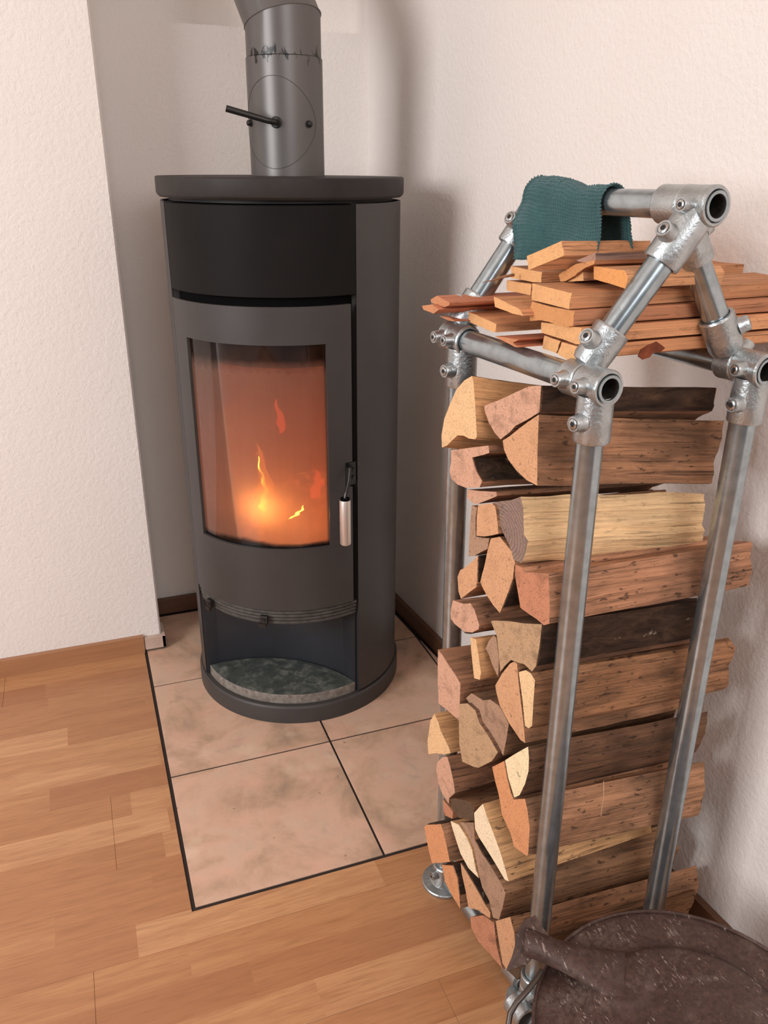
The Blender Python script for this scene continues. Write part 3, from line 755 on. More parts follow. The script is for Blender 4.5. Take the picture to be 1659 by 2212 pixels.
# ================================================================== rack of tubes and cast fittings
RT = 0.0146
FL0, FL1 = Vector((0.4430, -0.340, 0.0)), Vector((0.4375, -0.340, 0.935))
RL0, RL1 = Vector((0.4140, -0.090, 0.0)), Vector((0.4050, -0.084, 0.935))
FR0, FR1 = Vector((0.6360, -0.345, 0.0)), Vector((0.6360, -0.345, 0.935))
RR0, RR1 = Vector((0.6190, -0.080, 0.0)), Vector((0.6150, -0.074, 0.935))
BLr, BLf = Vector((0.4005, -0.0515, 0.9350)), Vector((0.4400, -0.3625, 0.9330))
BRr, BRf = Vector((0.6080, -0.022, 0.9350)), Vector((0.6380, -0.3660, 0.9370))
RGr, RGf = Vector((0.5070, -0.060, 1.1020)), Vector((0.5450, -0.3560, 1.1060))
rack = thing('firewood_rack', 'tall firewood rack of galvanised tubes with cast clamp fittings and a gabled top', 'rack', (0.53, -0.21, 0.0))
def rpart(mb, name, mat, parent=None, label=None, smooth=35):
    o = mb.build(name, mat, None, smooth, None, label)
    if parent is None: under(rack, o)
    else: o.parent = parent
    return o
def on(a, b, y): t = (y - a.y) / (b.y - a.y); return a.lerp(b, t)
m = None
for a, b in ((FL0, FL1), (RL0, RL1), (FR0, FR1), (RR0, RR1)):
    d = (b - a).normalized(); m = MB(); m.cyl(a + d * 0.008, b - d * 0.012, RT, 32); rpart(m, 'post', TUBE)
for a, b, nm in ((BLr, BLf, 'side_bar'), (BRr, BRf, 'side_bar'), (RGr, RGf, 'ridge_bar')):
    m = MB(); m.pipe(a, b, RT, 0.0030, 32); o = rpart(m, nm, TUBE)
    mm = MB(); d = (b - a).normalized(); mm.pipe(a + d * 0.001, b - d * 0.001, RT - 0.0031, 0.0006, 24); mm.cyl(b - d * 0.09, b - d * 0.088, RT - 0.0034, 24)
    rpart(mm, 'bore', TUBE_IN, o)
LB = 0.0225
low = {}
for a, b in ((RL0, FL0), (RR0, FR0)):
    d = (b - a).normalized(); off = Vector((-0.0, 0, 0)); p0 = a + Vector((0.0, 0, LB)) - d * 0.0; p1 = b + Vector((0, 0, LB)) 
    m = MB(); m.pipe(p0 + d * 0.02, p1 - d * 0.02, RT, 0.003, 28); rpart(m, 'bottom_bar', TUBE)
def screw(parent, p, out, r=0.0086, h=0.0120):
    """threaded boss with a hex grub screw"""
    out = Vector(out).normalized(); p = Vector(p); m = MB()
    m.lathe(p, out, [(0, r * 1.25), (h * 0.45, r * 1.02), (h * 0.92, r), (h, r * 0.93), (h, r * 0.74), (h - 0.0012, r * 0.70), (h - 0.0012, 0.0)], 22, 0)
    m.lathe(p + out * (h - 0.0010), out, [(0, r * 0.64), (0.0016, r * 0.64), (0.0020, r * 0.56), (0.0020, 0.0)], 20, 1)
    m.lathe(p + out * (h + 0.00055), out, [(0, r * 0.36), (0.0006, r * 0.36), (0.0006, 0.0)], 6, 2)
    o = m.build('grub_screw', [CAST, SCREW, SOCKET], None, 40); o.parent = parent; return o
def sleeve(m, a, b, r=0.0197, ri=None):
    """open cast collar with rolled rim"""
    a = Vector(a); b = Vector(b); L = (b - a).length; ri = ri or RT + 0.0006
    m.lathe(a, b - a, [(0.0015, ri), (0, ri + 0.001), (0, r - 0.0012), (0.0018, r), (L * 0.3, r - 0.0004), (L * 0.7, r - 0.0004), (L - 0.0018, r), (L, r - 0.0012), (L, ri + 0.001), (L - 0.0015, ri)], 32, closed=True)
LEFT = Vector((-1, -0.22, 0.05))
def tee(bar_a, bar_b, y, stem_dir, stem_len, half=0.0185, scr=LEFT, name='tee_fitting', r=0.0197, scr2=True):
    c = on(bar_a, bar_b, y); d = (bar_b - bar_a).normalized(); sd = Vector(stem_dir).normalized()
    m = MB(); sleeve(m, c - d * half, c + d * half, r)
    # webbed stem: flared foot growing out of the sleeve, socket with a rim
    m.lathe(c + sd * 0.010, sd, [(0, r * 0.96), (0.010, r * 0.98), (stem_len * 0.45, r * 0.99), (stem_len - 0.0115, r), (stem_len - 0.0095, r - 0.001), (stem_len - 0.0095, RT + 0.0012), (stem_len - 0.012, RT + 0.0008)], 32, caps=False)
    o = rpart(m, name, CAST, smooth=30)
    s_ = Vector(scr); s_ = (s_ - sd * s_.dot(sd)).normalized()
    screw(o, c + sd * (stem_len * 0.62) + s_ * (r - 0.002), s_)
    if scr2:
        s2 = Vector(scr); s2 = (s2 - d * s2.dot(d)).normalized(); screw(o, c + s2 * (r - 0.002), s2, 0.0074)
    return o
UP, DN = Vector((0, 0, 1)), Vector((0, 0, -1))
tee(BLr, BLf, -0.3425, FL0 - FL1, 0.060)
tee(BLr, BLf, -0.0880, RL0 - RL1, 0.060, 0.0140)
tee(BRr, BRf, -0.3470, DN, 0.060)
tee(BRr, BRf, -0.0740, DN, 0.060)
# rafters: lower swivels behind the post tees, upper tees side by side on the ridge
def rafter(bar, yb, ridge, yr, up_half, scr_low=LEFT, scr_up=LEFT, ridge_screw=True):
    a = on(*bar, yb); b = on(*ridge, yr); d = (b - a).normalized(); L = (b - a).length
    m = MB(); m.cyl(a + d * 0.022, b - d * 0.012, RT, 32); raf = rpart(m, 'rafter', TUBE)
    bd = (bar[1] - bar[0]).normalized()
    # lower fitting
    hs = 0.0095 if yb > -0.2 else 0.0125; m = MB(); sleeve(m, a - bd * hs, a + bd * hs, 0.0197)
    m.lathe(a + d * 0.0145, d, [(0, 0.009), (0.003, 0.0172), (0.009, 0.0194), (0.020, 0.0197), (0.0450, 0.0200), (0.0470, 0.0188), (0.0470, RT + 0.0010), (0.0440, RT + 0.0006)], 32, caps=False)
    o = rpart(m, 'swivel_fitting', CAST, smooth=30)
    s_ = (Vector(scr_low) - d * Vector(scr_low).dot(d)).normalized(); screw(o, a + d * 0.040 + s_ * 0.0180, s_, 0.0088)
    s2 = (Vector(scr_low) - bd * Vector(scr_low).dot(bd)).normalized(); screw(o, a + s2 * 0.0180, s2, 0.0080)
    # upper fitting
    tee(*ridge, yr, -d, 0.066, up_half, scr_up, 'tee_fitting', 0.0200, ridge_screw)
RG = (RGr, RGf); BL = (BLr, BLf); BR = (BRr, BRf)
rafter(BL, -0.311, RG, -0.3365, 0.0185)
rafter(BR, -0.3165, RG, -0.3015, 0.0175, scr_low=(0.6, -0.5, 0.6), scr_up=(1, 0.1, 0.5))
rafter(BL, -0.0640, RG, -0.0800, 0.0160, ridge_screw=False)
rafter(BR, -0.0400, RG, -0.1125, 0.0155, scr_low=(0.6, 0.5, 0.6), scr_up=(1, 0.1, 0.5))
# floor flanges and bottom tees
for k, (p, q, a) in enumerate(((RL0, RL1, 1), (FL0, FL1, -1), (RR0, RR1, 1), (FR0, FR1, -1))):
    m = MB()
    m.lathe((p.x, p.y, 0.0004), UP, [(0, 0.0385), (0.0045, 0.0385), (0.0060, 0.0372), (0.0075, 0.0250), (0.0160, 0.0205), (0.040, 0.0200), (0.0415, 0.0188), (0.0415, RT + 0.0008), (0.030, RT + 0.0006)], 40)
    o = rpart(m, 'floor_flange', CAST, smooth=30)
    for ang in (45, 135, 225, 315):
        h = MB(); th = math.radians(ang + 12); h.lathe((p.x + 0.0285 * math.cos(th), p.y + 0.0285 * math.sin(th), 0.0064), UP, [(0, 0.0030), (0.0006, 0.0030), (0.0006, 0)], 14)
        hb = h.build('screw_hole', SOCKET, None, 40); hb.parent = o
    screw(o, p + Vector((-0.0155, -0.004, 0.028)), (-1, -0.2, 0), 0.0075)
for p, q in ((FL0, RL0), (FR0, RR0)):
    d = (p - q).normalized(); m = MB(); c = p + Vector((0, 0, 0.052))
    sleeve(m, c - UP * 0.0095, c + UP * 0.012, 0.0200)
    m.lathe(p + Vector((-0.0, 0, 0.0)) - d * 0.055 + UP * LB, d, [(0, 0.0185), (0.030, 0.0185)], 28)
    rpart(m, 'corner_fitting', CAST, smooth=30)
# the open end stub of the bottom bar fitting beside the front post
m = MB(); c = FL0 + Vector((-0.034, -0.016, 0.030)); d = (FL0 - RL0).normalized()
sleeve(m, c - d * 0.012, c + d * 0.022, 0.0175, 0.0130); m.cyl(c, c + Vector((0.03, 0.0, 0.004)), 0.012, 20)
rpart(m, 'corner_fitting', CAST, smooth=30)

# ================================================================== split logs
def resample(poly, step):
    out = []; corner = []; n = len(poly)
    for i in range(n):
        a, b = poly[i], poly[(i + 1) % n]; L = (b - a).length; k = max(1, int(round(L / step)))
        pv = (a - poly[i - 1]).normalized(); nx = (b - a).normalized()
        sharp = pv.dot(nx) < 0.86
        for j in range(k):
            out.append((a.lerp(b, j / k), i)); corner.append(sharp and j == 0)
    return out, corner
def frame_of(yaw, pitch):
    y, p = math.radians(yaw), math.radians(pitch)
    ex = Vector((math.cos(y) * math.cos(p), math.sin(y) * math.cos(p), math.sin(p)))
    ey = Vector((0, 0, 1)).cross(ex).normalized(); ez = ex.cross(ey)
    return Matrix(((ex.x, ey.x, ez.x), (ex.y, ey.y, ez.y), (ex.z, ey.z, ez.z)))
def area2(P): return sum(P[i].y * P[(i + 1) % len(P)].z - P[(i + 1) % len(P)].y * P[i].z for i in range(len(P)))
def make_log(V, tone, label, bark, yp, ln, pt, chip, seed):
    R = frame_of(*yp); Ri = R.transposed(); org = Vector(pt) / 1000
    P = [Ri @ (Vector(v) / 1000 - org) for v in V]
    nE = len(P); ar = area2(P)
    barkset = set(bark)
    if ar < 0:
        P = P[::-1]; barkset = {(nE - 2 - b) % nE for b in barkset}
    # shrink by half a millimetre so neighbours stay apart
    cy = sum(p.y for p in P) / nE; cz = sum(p.z for p in P) / nE
    ring, corner = resample(P, 0.0055); n = len(ring)
    NR = 15; rr = random.Random(seed); verts = []
    xr = sum(p.x for p in P) / nE + ln
    so = Vector((seed * 7.3, seed * 3.1, seed * 1.7))
    for k in range(NR):
        t = k / (NR - 1); tt = t
        for (p, e) in ring:
            x = p.x * (1 - tt) + (xr + 0.25 * (p.x - xr + ln) + 0.004 * noise.noise(so + Vector((p.y * 60, p.z * 60, 9)))) * tt
            dy, dz = p.y - cy, p.z - cz; L = math.hypot(dy, dz) + 1e-6
            g = noise.noise(so + Vector((t * 2.2, p.y * 120, p.z * 120)))      # ridges along the grain
            l = noise.noise(so + Vector((t * 3.5, p.y * 25, p.z * 25)))
            h = noise.noise(so + Vector((t * 14, p.y * 160, p.z * 160)))
            w = min(1, t * 6)
            disp = -0.0006 + w * (chip * 0.9 * g + chip * 0.9 * l + chip * 0.35 * h - chip * 0.25) - 0.0015 * t
            if k == 0: disp = -0.0006
            verts.append(Vector((x, p.y + dy / L * disp, p.z + dz / L * disp)))
    faces = []; mi = []
    for k in range(NR - 1):
        for i in range(n):
            i2 = (i + 1) % n
            faces.append((k * n + i, (k + 1) * n + i, (k + 1) * n + i2, k * n + i2)); mi.append(0)
    # sawn ends with a few inner rings of slight roughness
    faces.append(tuple(range(n))); mi.append(1)
    faces.append(tuple(range((NR - 1) * n, NR * n))[::-1]); mi.append(1)
    me = bpy.data.meshes.new('firewood_log'); me.from_pydata(verts, [], faces)
    me.materials.append(SIDE[tone]); me.materials.append(END[tone]); me.polygons.foreach_set('material_index', mi)
    me.polygons.foreach_set('use_smooth', [m_ == 0 for m_ in mi])
    me.update()
    # hard edges: end rims and polygon corners
    cs = {i for i in range(n) if corner[i]}
    for e in me.edges:
        a, b = e.vertices
        if (a % n == b % n and (a % n) in cs) or (a < n and b < n) or (a >= (NR - 1) * n and b >= (NR - 1) * n): e.use_edge_sharp = True
    o = bpy.data.objects.new('firewood_log', me); C.objects.link(o)
    M = R.to_4x4(); M.translation = org; o.matrix_world = M
    tag(o, label, 'log', 'split logs stacked in the tube rack')
    if barkset:
        bv = []; bf = []; T = 0.0032
        runs = [i for i in range(n) if ring[i][1] in barkset]
        rs = set(runs)
        starts = [i for i in runs if (i - 1) % n not in rs]
        for s0 in starts:
            idx = [s0]; i = s0
            while i in rs: i = (i + 1) % n; idx.append(i)
            m_ = len(idx); base = len(bv)
            for k in range(NR):
                for q, i in enumerate(idx):
                    p = verts[k * n + i]; dy, dz = p.y - cy, p.z - cz; L = math.hypot(dy, dz) + 1e-6
                    th = T * (0.55 + 0.6 * abs(noise.noise(so + Vector((k * 0.6, p.y * 90, p.z * 90))))) * (0.25 if q in (0, m_ - 1) else 1)
                    xo = 0.0015 if k == 0 else (-0.002 if k == NR - 1 else 0)
                    bv.append(Vector((p.x + xo, p.y - dy / L * 0.001, p.z - dz / L * 0.001)))
                    bv.append(Vector((p.x + xo, p.y + dy / L * th, p.z + dz / L * th)))
            W = 2 * m_
            for k in range(NR - 1):
                for q in range(m_ - 1):
                    a = base + k * W + 2 * q
                    bf.append((a + 1, a + W + 1, a + W + 3, a + 3)); bf.append((a, a + 2, a + W + 2, a + W))
                for q in (0, m_ - 1):
                    a = base + k * W + 2 * q; bf.append((a, a + 1, a + W + 1, a + W))
            for k in (0, NR - 1):
                for q in range(m_ - 1):
                    a = base + k * W + 2 * q; bf.append((a, a + 1, a + 3, a + 2))
        b = mesh_obj('bark', bv, bf, BARK, o, smooth=40); b['label'] = 'dark flaky bark'
    return o

LOGS=[
([(377.7,-174.2,909.7),(378.5,-177.4,902.8),(379.7,-181.9,879.7),(381.4,-188.3,836.6),(380.6,-185.4,832.4),(377.7,-174.1,830.2),(375.1,-164.1,831.1),(372.1,-152.5,828.5),(369.5,-142.8,819.4),(366.9,-132.9,809.4),(364.5,-123.3,804.3),(364.0,-121.6,820.7),(365.1,-125.7,843.2),(367.5,-135.0,864.2),(370.7,-147.2,887.4),(374.3,-161.1,901.6)],'pale','pale quarter-split log with curved rind, at the top rear corner of the stack',[11, 12, 13, 14, 15],(-1.00,-10.00),0.190,(381.0,-186.9,833.9),0.0015),
([(386.5,-192.6,876.4),(392.6,-216.0,889.0),(399.7,-243.6,905.3),(404.5,-262.0,915.5),(407.6,-273.8,918.9),(409.3,-280.3,920.3),(409.5,-281.1,890.5),(408.8,-278.4,888.3),(404.8,-263.3,876.5),(400.4,-246.0,864.9),(398.0,-236.9,854.4),(394.4,-223.1,842.4),(391.9,-213.5,847.5),(388.9,-201.9,857.7),(386.8,-193.9,870.1)],'pink','wedge log with dark bark along its right side, lying on top of the stack',[5],(0.00,-5.00),0.250,(395.2,-226.0,843.2),0.0015),
([(409.3,-280.5,887.8),(410.1,-283.5,841.2),(411.0,-286.8,804.6),(406.7,-270.5,805.8),(402.1,-252.6,812.3),(398.4,-238.4,821.3),(396.2,-230.0,832.1),(395.4,-226.8,842.5),(398.2,-237.9,851.4),(402.2,-253.1,865.4),(405.6,-266.0,876.4)],'tan','big quarter log with a broad flat brown side, front of the top row',[2, 3, 4, 5, 6],(0.00,-6.80),0.265,(409.0,-279.4,885.9),0.0015),
([(369.0,-140.9,806.3),(378.3,-176.5,820.1),(386.8,-209.2,831.9),(387.4,-211.4,823.3),(385.0,-202.4,818.4),(379.6,-181.4,808.7),(381.8,-189.9,793.2),(384.8,-201.7,782.8),(383.8,-197.9,773.6),(377.5,-173.7,764.7),(373.1,-156.6,763.9),(369.9,-144.1,767.8),(368.8,-140.0,776.3),(369.4,-142.2,794.1)],'pink','notched log with a dark hollow side, under the pale quarter log at the rear',[4, 5, 6],(0.00,-4.03),0.270,(378.2,-146.3,764.6),0.0015),
([(384.7,-162.6,758.5),(391.0,-187.0,764.8),(398.4,-215.3,772.6),(398.6,-216.1,767.3),(394.6,-200.7,756.5),(390.1,-183.5,745.1),(388.0,-175.2,742.7),(384.6,-162.2,746.6)],'pink','thin log wedged beneath the notched log near the rear post',[],(0.00,-3.37),0.260,(391.2,-157.8,726.8),0.0015),
([(392.8,-217.0,760.2),(396.9,-232.7,768.1),(400.9,-248.0,774.6),(404.7,-262.6,783.8),(406.2,-268.3,770.8),(407.4,-273.0,738.1),(409.2,-280.1,732.8),(408.8,-278.4,721.6),(408.2,-276.0,708.8),(406.9,-271.0,699.5),(403.7,-259.0,698.6),(401.4,-249.8,714.8),(397.8,-236.2,728.6),(396.1,-229.7,740.5),(396.0,-229.3,753.4),(394.7,-224.1,759.2)],'greyend','freshly split log with pale yellow torn side and grey ringed end',[],(0.00,-6.00),0.272,(396.2,-230.1,726.2),0.0045),
([(383.5,-196.4,750.3),(386.3,-207.4,755.6),(389.9,-221.3,761.3),(391.5,-227.4,759.1),(392.7,-231.8,744.2),(393.7,-235.6,725.4),(390.9,-224.8,718.7),(387.2,-210.8,711.8),(383.5,-196.6,707.4),(383.1,-195.2,733.1)],'tan','small square-ended log between the rear post gap and the grey ringed log',[],(0.00,-3.02),0.260,(388.2,-184.7,706.7),0.0015),
([(383.2,-179.9,743.6),(385.9,-190.2,744.2),(385.4,-188.4,730.0),(385.9,-190.4,703.4),(389.5,-204.3,707.0),(392.4,-215.5,710.8),(391.9,-213.5,695.1),(388.7,-201.0,685.0),(385.8,-189.9,675.3),(382.9,-179.0,670.1),(382.8,-178.3,680.8),(382.8,-178.6,713.9)],'grey','greyish pink flat log end against the bright gap by the rear post',[],(0.00,-2.46),0.270,(386.4,-162.4,674.9),0.0015),
([(393.0,-217.8,712.3),(397.0,-233.0,720.7),(400.6,-246.9,713.3),(402.9,-255.7,708.8),(404.4,-261.4,697.8),(404.1,-260.5,674.3),(402.5,-254.1,651.5),(400.2,-245.3,625.6),(399.4,-242.1,616.3),(396.0,-229.4,621.8),(393.3,-218.9,628.6),(391.0,-209.8,636.1),(389.3,-203.3,643.6),(389.9,-205.7,656.3),(390.7,-208.9,669.2),(391.9,-213.5,695.1)],'tan','tall kite-shaped log end in the middle of the stack below the grey ringed log',[5, 6],(0.00,-1.80),0.280,(392.8,-216.8,653.5),0.0015),
([(387.5,-196.4,679.2),(387.9,-197.9,641.1),(387.6,-196.8,632.8),(384.1,-183.5,618.6),(380.2,-168.5,602.1),(378.7,-162.8,610.4),(377.8,-159.3,631.9),(379.0,-163.9,644.6),(380.8,-170.7,650.2),(384.6,-185.4,665.6)],'tan','five-sided log end beside the rear post, left of the kite-shaped end',[0],(0.00,-1.50),0.280,(387.9,-198.0,634.6),0.0015),
([(375.9,-152.1,593.3),(381.6,-173.8,598.1),(385.2,-187.6,605.4),(387.4,-196.0,599.3),(390.2,-206.9,581.0),(389.9,-205.7,574.0),(386.9,-194.2,562.8),(382.8,-178.5,555.7),(379.9,-167.4,557.1),(377.5,-158.0,558.0),(375.3,-149.8,562.6),(374.9,-148.0,573.1)],'pink','reddish log with ragged bark underside, touching the rear post',[6, 7, 8, 9],(0.00,-2.50),0.280,(379.9,-167.1,589.4),0.0015),
([(404.6,-262.1,694.5),(407.7,-274.3,696.1),(408.8,-278.5,691.7),(413.4,-296.0,698.4),(418.4,-315.3,705.5),(419.2,-318.5,687.3),(420.2,-322.1,665.3),(420.6,-323.9,642.0),(418.5,-315.8,635.7),(415.4,-303.9,638.1),(411.9,-290.6,638.9),(408.2,-276.1,640.5),(405.9,-267.4,666.3),(404.7,-262.6,680.1)],'red','long reddish brown square log sticking out past the right-hand posts, mid stack',[],(0.00,-0.80),0.305,(405.9,-267.1,693.0),0.0015),
([(397.0,-233.2,602.0),(403.7,-258.9,614.3),(409.6,-281.4,622.3),(415.2,-302.9,631.7),(417.7,-312.6,636.5),(417.6,-312.3,605.3),(416.9,-309.7,575.1),(415.5,-304.1,563.8),(411.8,-290.1,566.7),(409.3,-280.3,563.1),(405.8,-267.1,560.4),(403.4,-257.8,546.5),(401.4,-250.0,532.4),(400.2,-245.5,555.9),(398.6,-239.1,582.0),(395.4,-226.9,597.8)],'mottle','weathered log with mottled grey end and thick dark lichen-flecked bark',[4, 5],(0.00,-2.50),0.260,(410.5,-285.1,616.3),0.0015),
([(397.2,-233.9,580.4),(398.5,-239.0,579.3),(400.6,-247.0,551.3),(400.7,-247.2,522.5),(397.7,-235.6,533.9),(395.4,-226.8,547.0),(393.7,-220.4,552.4),(395.0,-225.2,566.7)],'grey','narrow grey weathered log end left of the mottled log',[4, 5, 6],(0.00,-2.50),0.250,(397.3,-204.4,524.2),0.0015),
([(382.1,-198.9,560.2),(384.8,-209.3,562.3),(386.6,-216.2,541.0),(388.4,-222.9,516.8),(387.9,-221.2,504.5),(385.1,-210.3,500.7),(383.8,-205.3,520.9),(382.7,-201.1,541.2)],'pale','thin pale splintered stick lying between two logs near the rear post',[],(0.00,-2.50),0.120,(385.2,-180.7,500.9),0.0015),
([(367.7,-128.1,502.2),(370.3,-138.2,498.0),(374.0,-152.4,489.5),(377.9,-167.3,481.6),(380.9,-178.9,472.8),(381.0,-179.3,449.0),(381.2,-179.9,409.6),(379.0,-171.7,410.5),(376.0,-159.8,411.5),(369.1,-133.6,411.6),(368.2,-129.8,446.9),(367.8,-128.3,476.7)],'pink','large pinkish wedge log at the left edge of the stack above the rear bracket',[],(0.00,-2.50),0.300,(368.7,-131.8,448.0),0.0015),
([(408.7,-278.1,561.9),(409.8,-282.4,541.6),(411.7,-289.5,513.3),(413.9,-298.0,480.0),(415.3,-303.3,454.0),(413.1,-295.1,453.4),(407.3,-272.7,465.6),(402.6,-254.6,480.5),(400.2,-245.3,499.0),(399.5,-242.9,508.1),(402.3,-253.3,532.9),(405.6,-266.0,555.1),(407.3,-272.5,561.7)],'tan','pear-shaped orange-brown log end with drying cracks, front half of the stack',[],(0.00,-2.50),0.290,(410.1,-283.6,537.0),0.0020),
([(409.7,-281.9,551.8),(412.8,-293.7,561.2),(415.0,-302.1,561.1),(417.0,-309.9,555.1),(417.3,-311.0,519.9),(417.5,-311.9,486.4),(416.2,-306.7,479.5),(414.4,-300.1,479.3),(412.7,-293.5,509.0)],'palend','long split log with narrow pale end and broad tan side, ending beyond the right-hand posts',[],(0.00,-3.00),0.315,(414.7,-271.2,492.6),0.0015),
([(385.3,-188.1,454.7),(388.2,-199.1,469.3),(394.2,-222.4,472.0),(397.7,-235.7,481.4),(402.1,-252.8,481.5),(404.9,-263.6,473.3),(407.3,-272.7,464.7),(406.7,-270.4,435.9),(405.8,-267.1,408.5),(403.6,-258.6,414.6),(398.2,-237.6,426.0),(393.6,-220.0,433.6),(391.2,-210.6,449.2),(387.1,-194.9,450.6)],'grey','grey-brown rough-sawn log end leaning diagonally behind the pear-shaped end',[],(0.00,-2.50),0.290,(397.6,-205.3,421.1),0.0015),
([(378.2,-183.8,443.7),(382.4,-199.9,454.5),(386.7,-216.5,453.0),(389.0,-225.4,437.9),(393.5,-242.8,430.0),(399.1,-264.3,414.2),(396.5,-254.3,392.2),(393.4,-242.3,377.8),(390.1,-229.6,362.9),(387.6,-220.0,357.6),(381.3,-195.8,349.8),(379.2,-187.6,375.1),(378.4,-184.5,405.9)],'mottle','stringy fibrous log end with pale and red streaks in the left half of the stack',[],(0.00,-2.50),0.280,(387.3,-189.0,374.2),0.0030),
([(368.3,-122.6,387.0),(370.9,-132.5,376.8),(372.3,-138.3,366.0),(377.7,-158.7,347.2),(378.7,-162.8,340.2),(374.6,-146.8,326.4),(370.0,-129.2,316.8),(365.4,-111.7,302.9),(364.6,-108.3,326.0),(366.0,-114.0,368.1)],'pale','triangular pale log end over the tiled hearth at the far left of the stack',[],(0.00,-2.50),0.310,(368.3,-122.6,387.0),0.0015),
([(374.1,-145.0,322.3),(376.8,-155.3,329.6),(378.9,-163.4,316.3),(381.2,-172.3,292.8),(382.3,-176.4,275.6),(379.1,-164.2,256.8),(378.9,-163.4,245.3),(375.1,-148.8,251.0),(372.1,-137.3,266.6),(370.5,-131.0,286.1),(371.1,-133.3,303.2)],'pink','rough pinkish log end just under the triangular pale one',[],(0.00,-2.50),0.300,(376.4,-123.7,256.0),0.0030),
([(379.5,-165.6,257.1),(382.4,-176.9,267.5),(389.9,-205.8,283.9),(393.0,-217.5,282.2),(393.3,-219.0,256.9),(390.5,-208.1,249.9),(385.3,-188.0,237.1),(381.5,-173.4,241.5)],'dark','dark charred-looking log end with a flat brown top, lower left of the stack',[],(0.00,-2.50),0.290,(386.9,-164.3,229.5),0.0030),
([(381.8,-136.1,231.2),(385.3,-149.7,228.5),(388.3,-161.1,224.3),(388.1,-160.3,209.5),(385.4,-149.9,205.6),(382.7,-139.8,201.9)],'red','small shadowed reddish log tucked behind the dark charred-looking one',[],(0.00,-2.50),0.290,(385.3,-119.5,186.8),0.0015),
([(416.7,-308.8,453.5),(417.5,-311.8,437.3),(417.9,-313.4,416.9),(416.9,-309.5,392.0),(414.8,-301.4,367.1),(412.5,-292.7,356.6),(410.9,-286.6,367.2),(408.8,-278.5,381.0),(406.7,-270.6,404.6),(410.3,-284.3,423.1)],'brightdark','short curved log with bright yellow end and crumbly dark side, front of the stack',[],(0.00,-3.00),0.290,(416.4,-307.6,450.1),0.0015),
([(400.9,-248.0,377.1),(406.4,-269.4,402.7),(408.4,-276.9,379.8),(410.8,-286.0,360.7),(412.3,-291.8,353.6),(417.5,-311.7,370.1),(419.2,-318.3,353.8),(420.9,-324.5,328.6),(422.2,-324.5,281.9),(420.7,-324.2,279.8),(414.4,-300.0,276.2),(412.4,-292.4,292.3),(407.4,-273.2,311.7),(404.9,-263.5,342.0),(402.8,-255.5,357.8)],'orange','large orange log with an L-shaped end cupping the bright curved one, front lower stack',[],(0.00,-4.30),0.300,(412.1,-260.7,307.9),0.0015),
([(397.5,-235.0,302.1),(400.0,-244.5,287.1),(404.1,-260.3,267.2),(408.0,-275.3,246.8),(410.8,-286.0,227.8),(413.4,-296.1,208.2),(411.5,-288.7,204.8),(407.1,-271.7,215.0),(401.5,-250.3,226.9),(396.3,-230.5,237.2),(394.2,-222.5,245.9),(393.2,-218.6,272.3),(395.8,-228.3,290.7)],'bright','sharply pointed wedge log with a nearly white end and yellow top',[],(0.00,2.00),0.250,(395.9,-228.9,282.9),0.0015),
([(360.5,-115.7,163.5),(362.2,-122.1,173.2),(370.9,-155.6,201.5),(372.7,-162.6,191.5),(375.2,-172.3,169.0),(377.4,-180.7,145.3),(371.9,-159.6,124.5),(366.3,-138.3,105.4),(363.7,-128.2,127.5)],'orange','small smooth orange block end over the rear floor bracket',[1],(0.00,-2.50),0.300,(369.0,-118.4,125.7),0.0015),
([(380.4,-169.2,217.2),(385.2,-187.7,225.2),(390.1,-206.5,215.5),(393.5,-219.8,202.3),(396.2,-229.9,172.4),(398.1,-237.2,160.9),(395.3,-226.4,160.4),(392.1,-214.4,160.4),(387.3,-195.6,172.6),(384.3,-184.2,189.7),(381.4,-173.2,209.0)],'bright','narrow leaf-shaped near-white log end in the lower left of the stack',[],(0.00,-2.50),0.290,(389.4,-174.0,159.6),0.0015),
([(385.5,-189.0,230.7),(393.3,-218.7,254.2),(394.5,-223.3,224.5),(398.4,-238.5,213.4),(403.6,-258.3,206.0),(410.0,-283.1,191.9),(412.4,-292.3,182.2),(411.5,-288.8,149.3),(410.2,-283.9,122.1),(407.1,-272.0,114.1),(404.5,-261.8,138.4),(400.3,-245.9,150.0),(398.0,-236.8,168.2),(394.2,-222.4,207.8),(391.0,-209.9,222.1)],'grey','long dark log with a tall leaning grey-brown end, second from the bottom at the front',[2, 3],(0.00,-4.30),0.315,(401.0,-218.3,155.0),0.0015),
([(376.3,-153.4,114.6),(383.1,-179.4,135.6),(386.2,-191.7,119.5),(387.9,-198.0,89.6),(388.9,-201.9,64.0),(383.4,-180.9,73.4),(379.0,-163.9,86.0)],'orange','small triangular orange log end right beside the rear floor bracket',[1, 2],(0.00,-2.50),0.290,(383.5,-151.3,67.5),0.0015),
([(387.5,-196.4,155.9),(392.0,-213.9,148.5),(397.8,-236.1,136.1),(402.4,-253.7,123.9),(405.6,-266.0,119.1),(405.7,-266.5,106.7),(399.1,-241.0,99.0),(393.5,-219.5,84.0),(391.1,-210.3,113.0),(388.5,-200.5,137.3)],'tan','long slanting triangular tan log end low in the stack above the pale bar fitting',[0, 1, 2],(0.00,-2.50),0.290,(396.3,-200.4,92.4),0.0015),
([(394.7,-224.2,69.6),(401.8,-251.4,100.3),(407.8,-274.5,107.6),(410.3,-284.0,67.4),(413.8,-297.6,38.1),(414.7,-301.2,37.0),(409.3,-280.3,37.2),(403.6,-258.4,37.6),(399.9,-244.1,38.5),(395.8,-228.4,50.5)],'red','lowest log on the left, ragged reddish bark-like end resting on the bottom bar',[],(0.00,-2.50),0.300,(405.1,-234.4,28.4),0.0040),
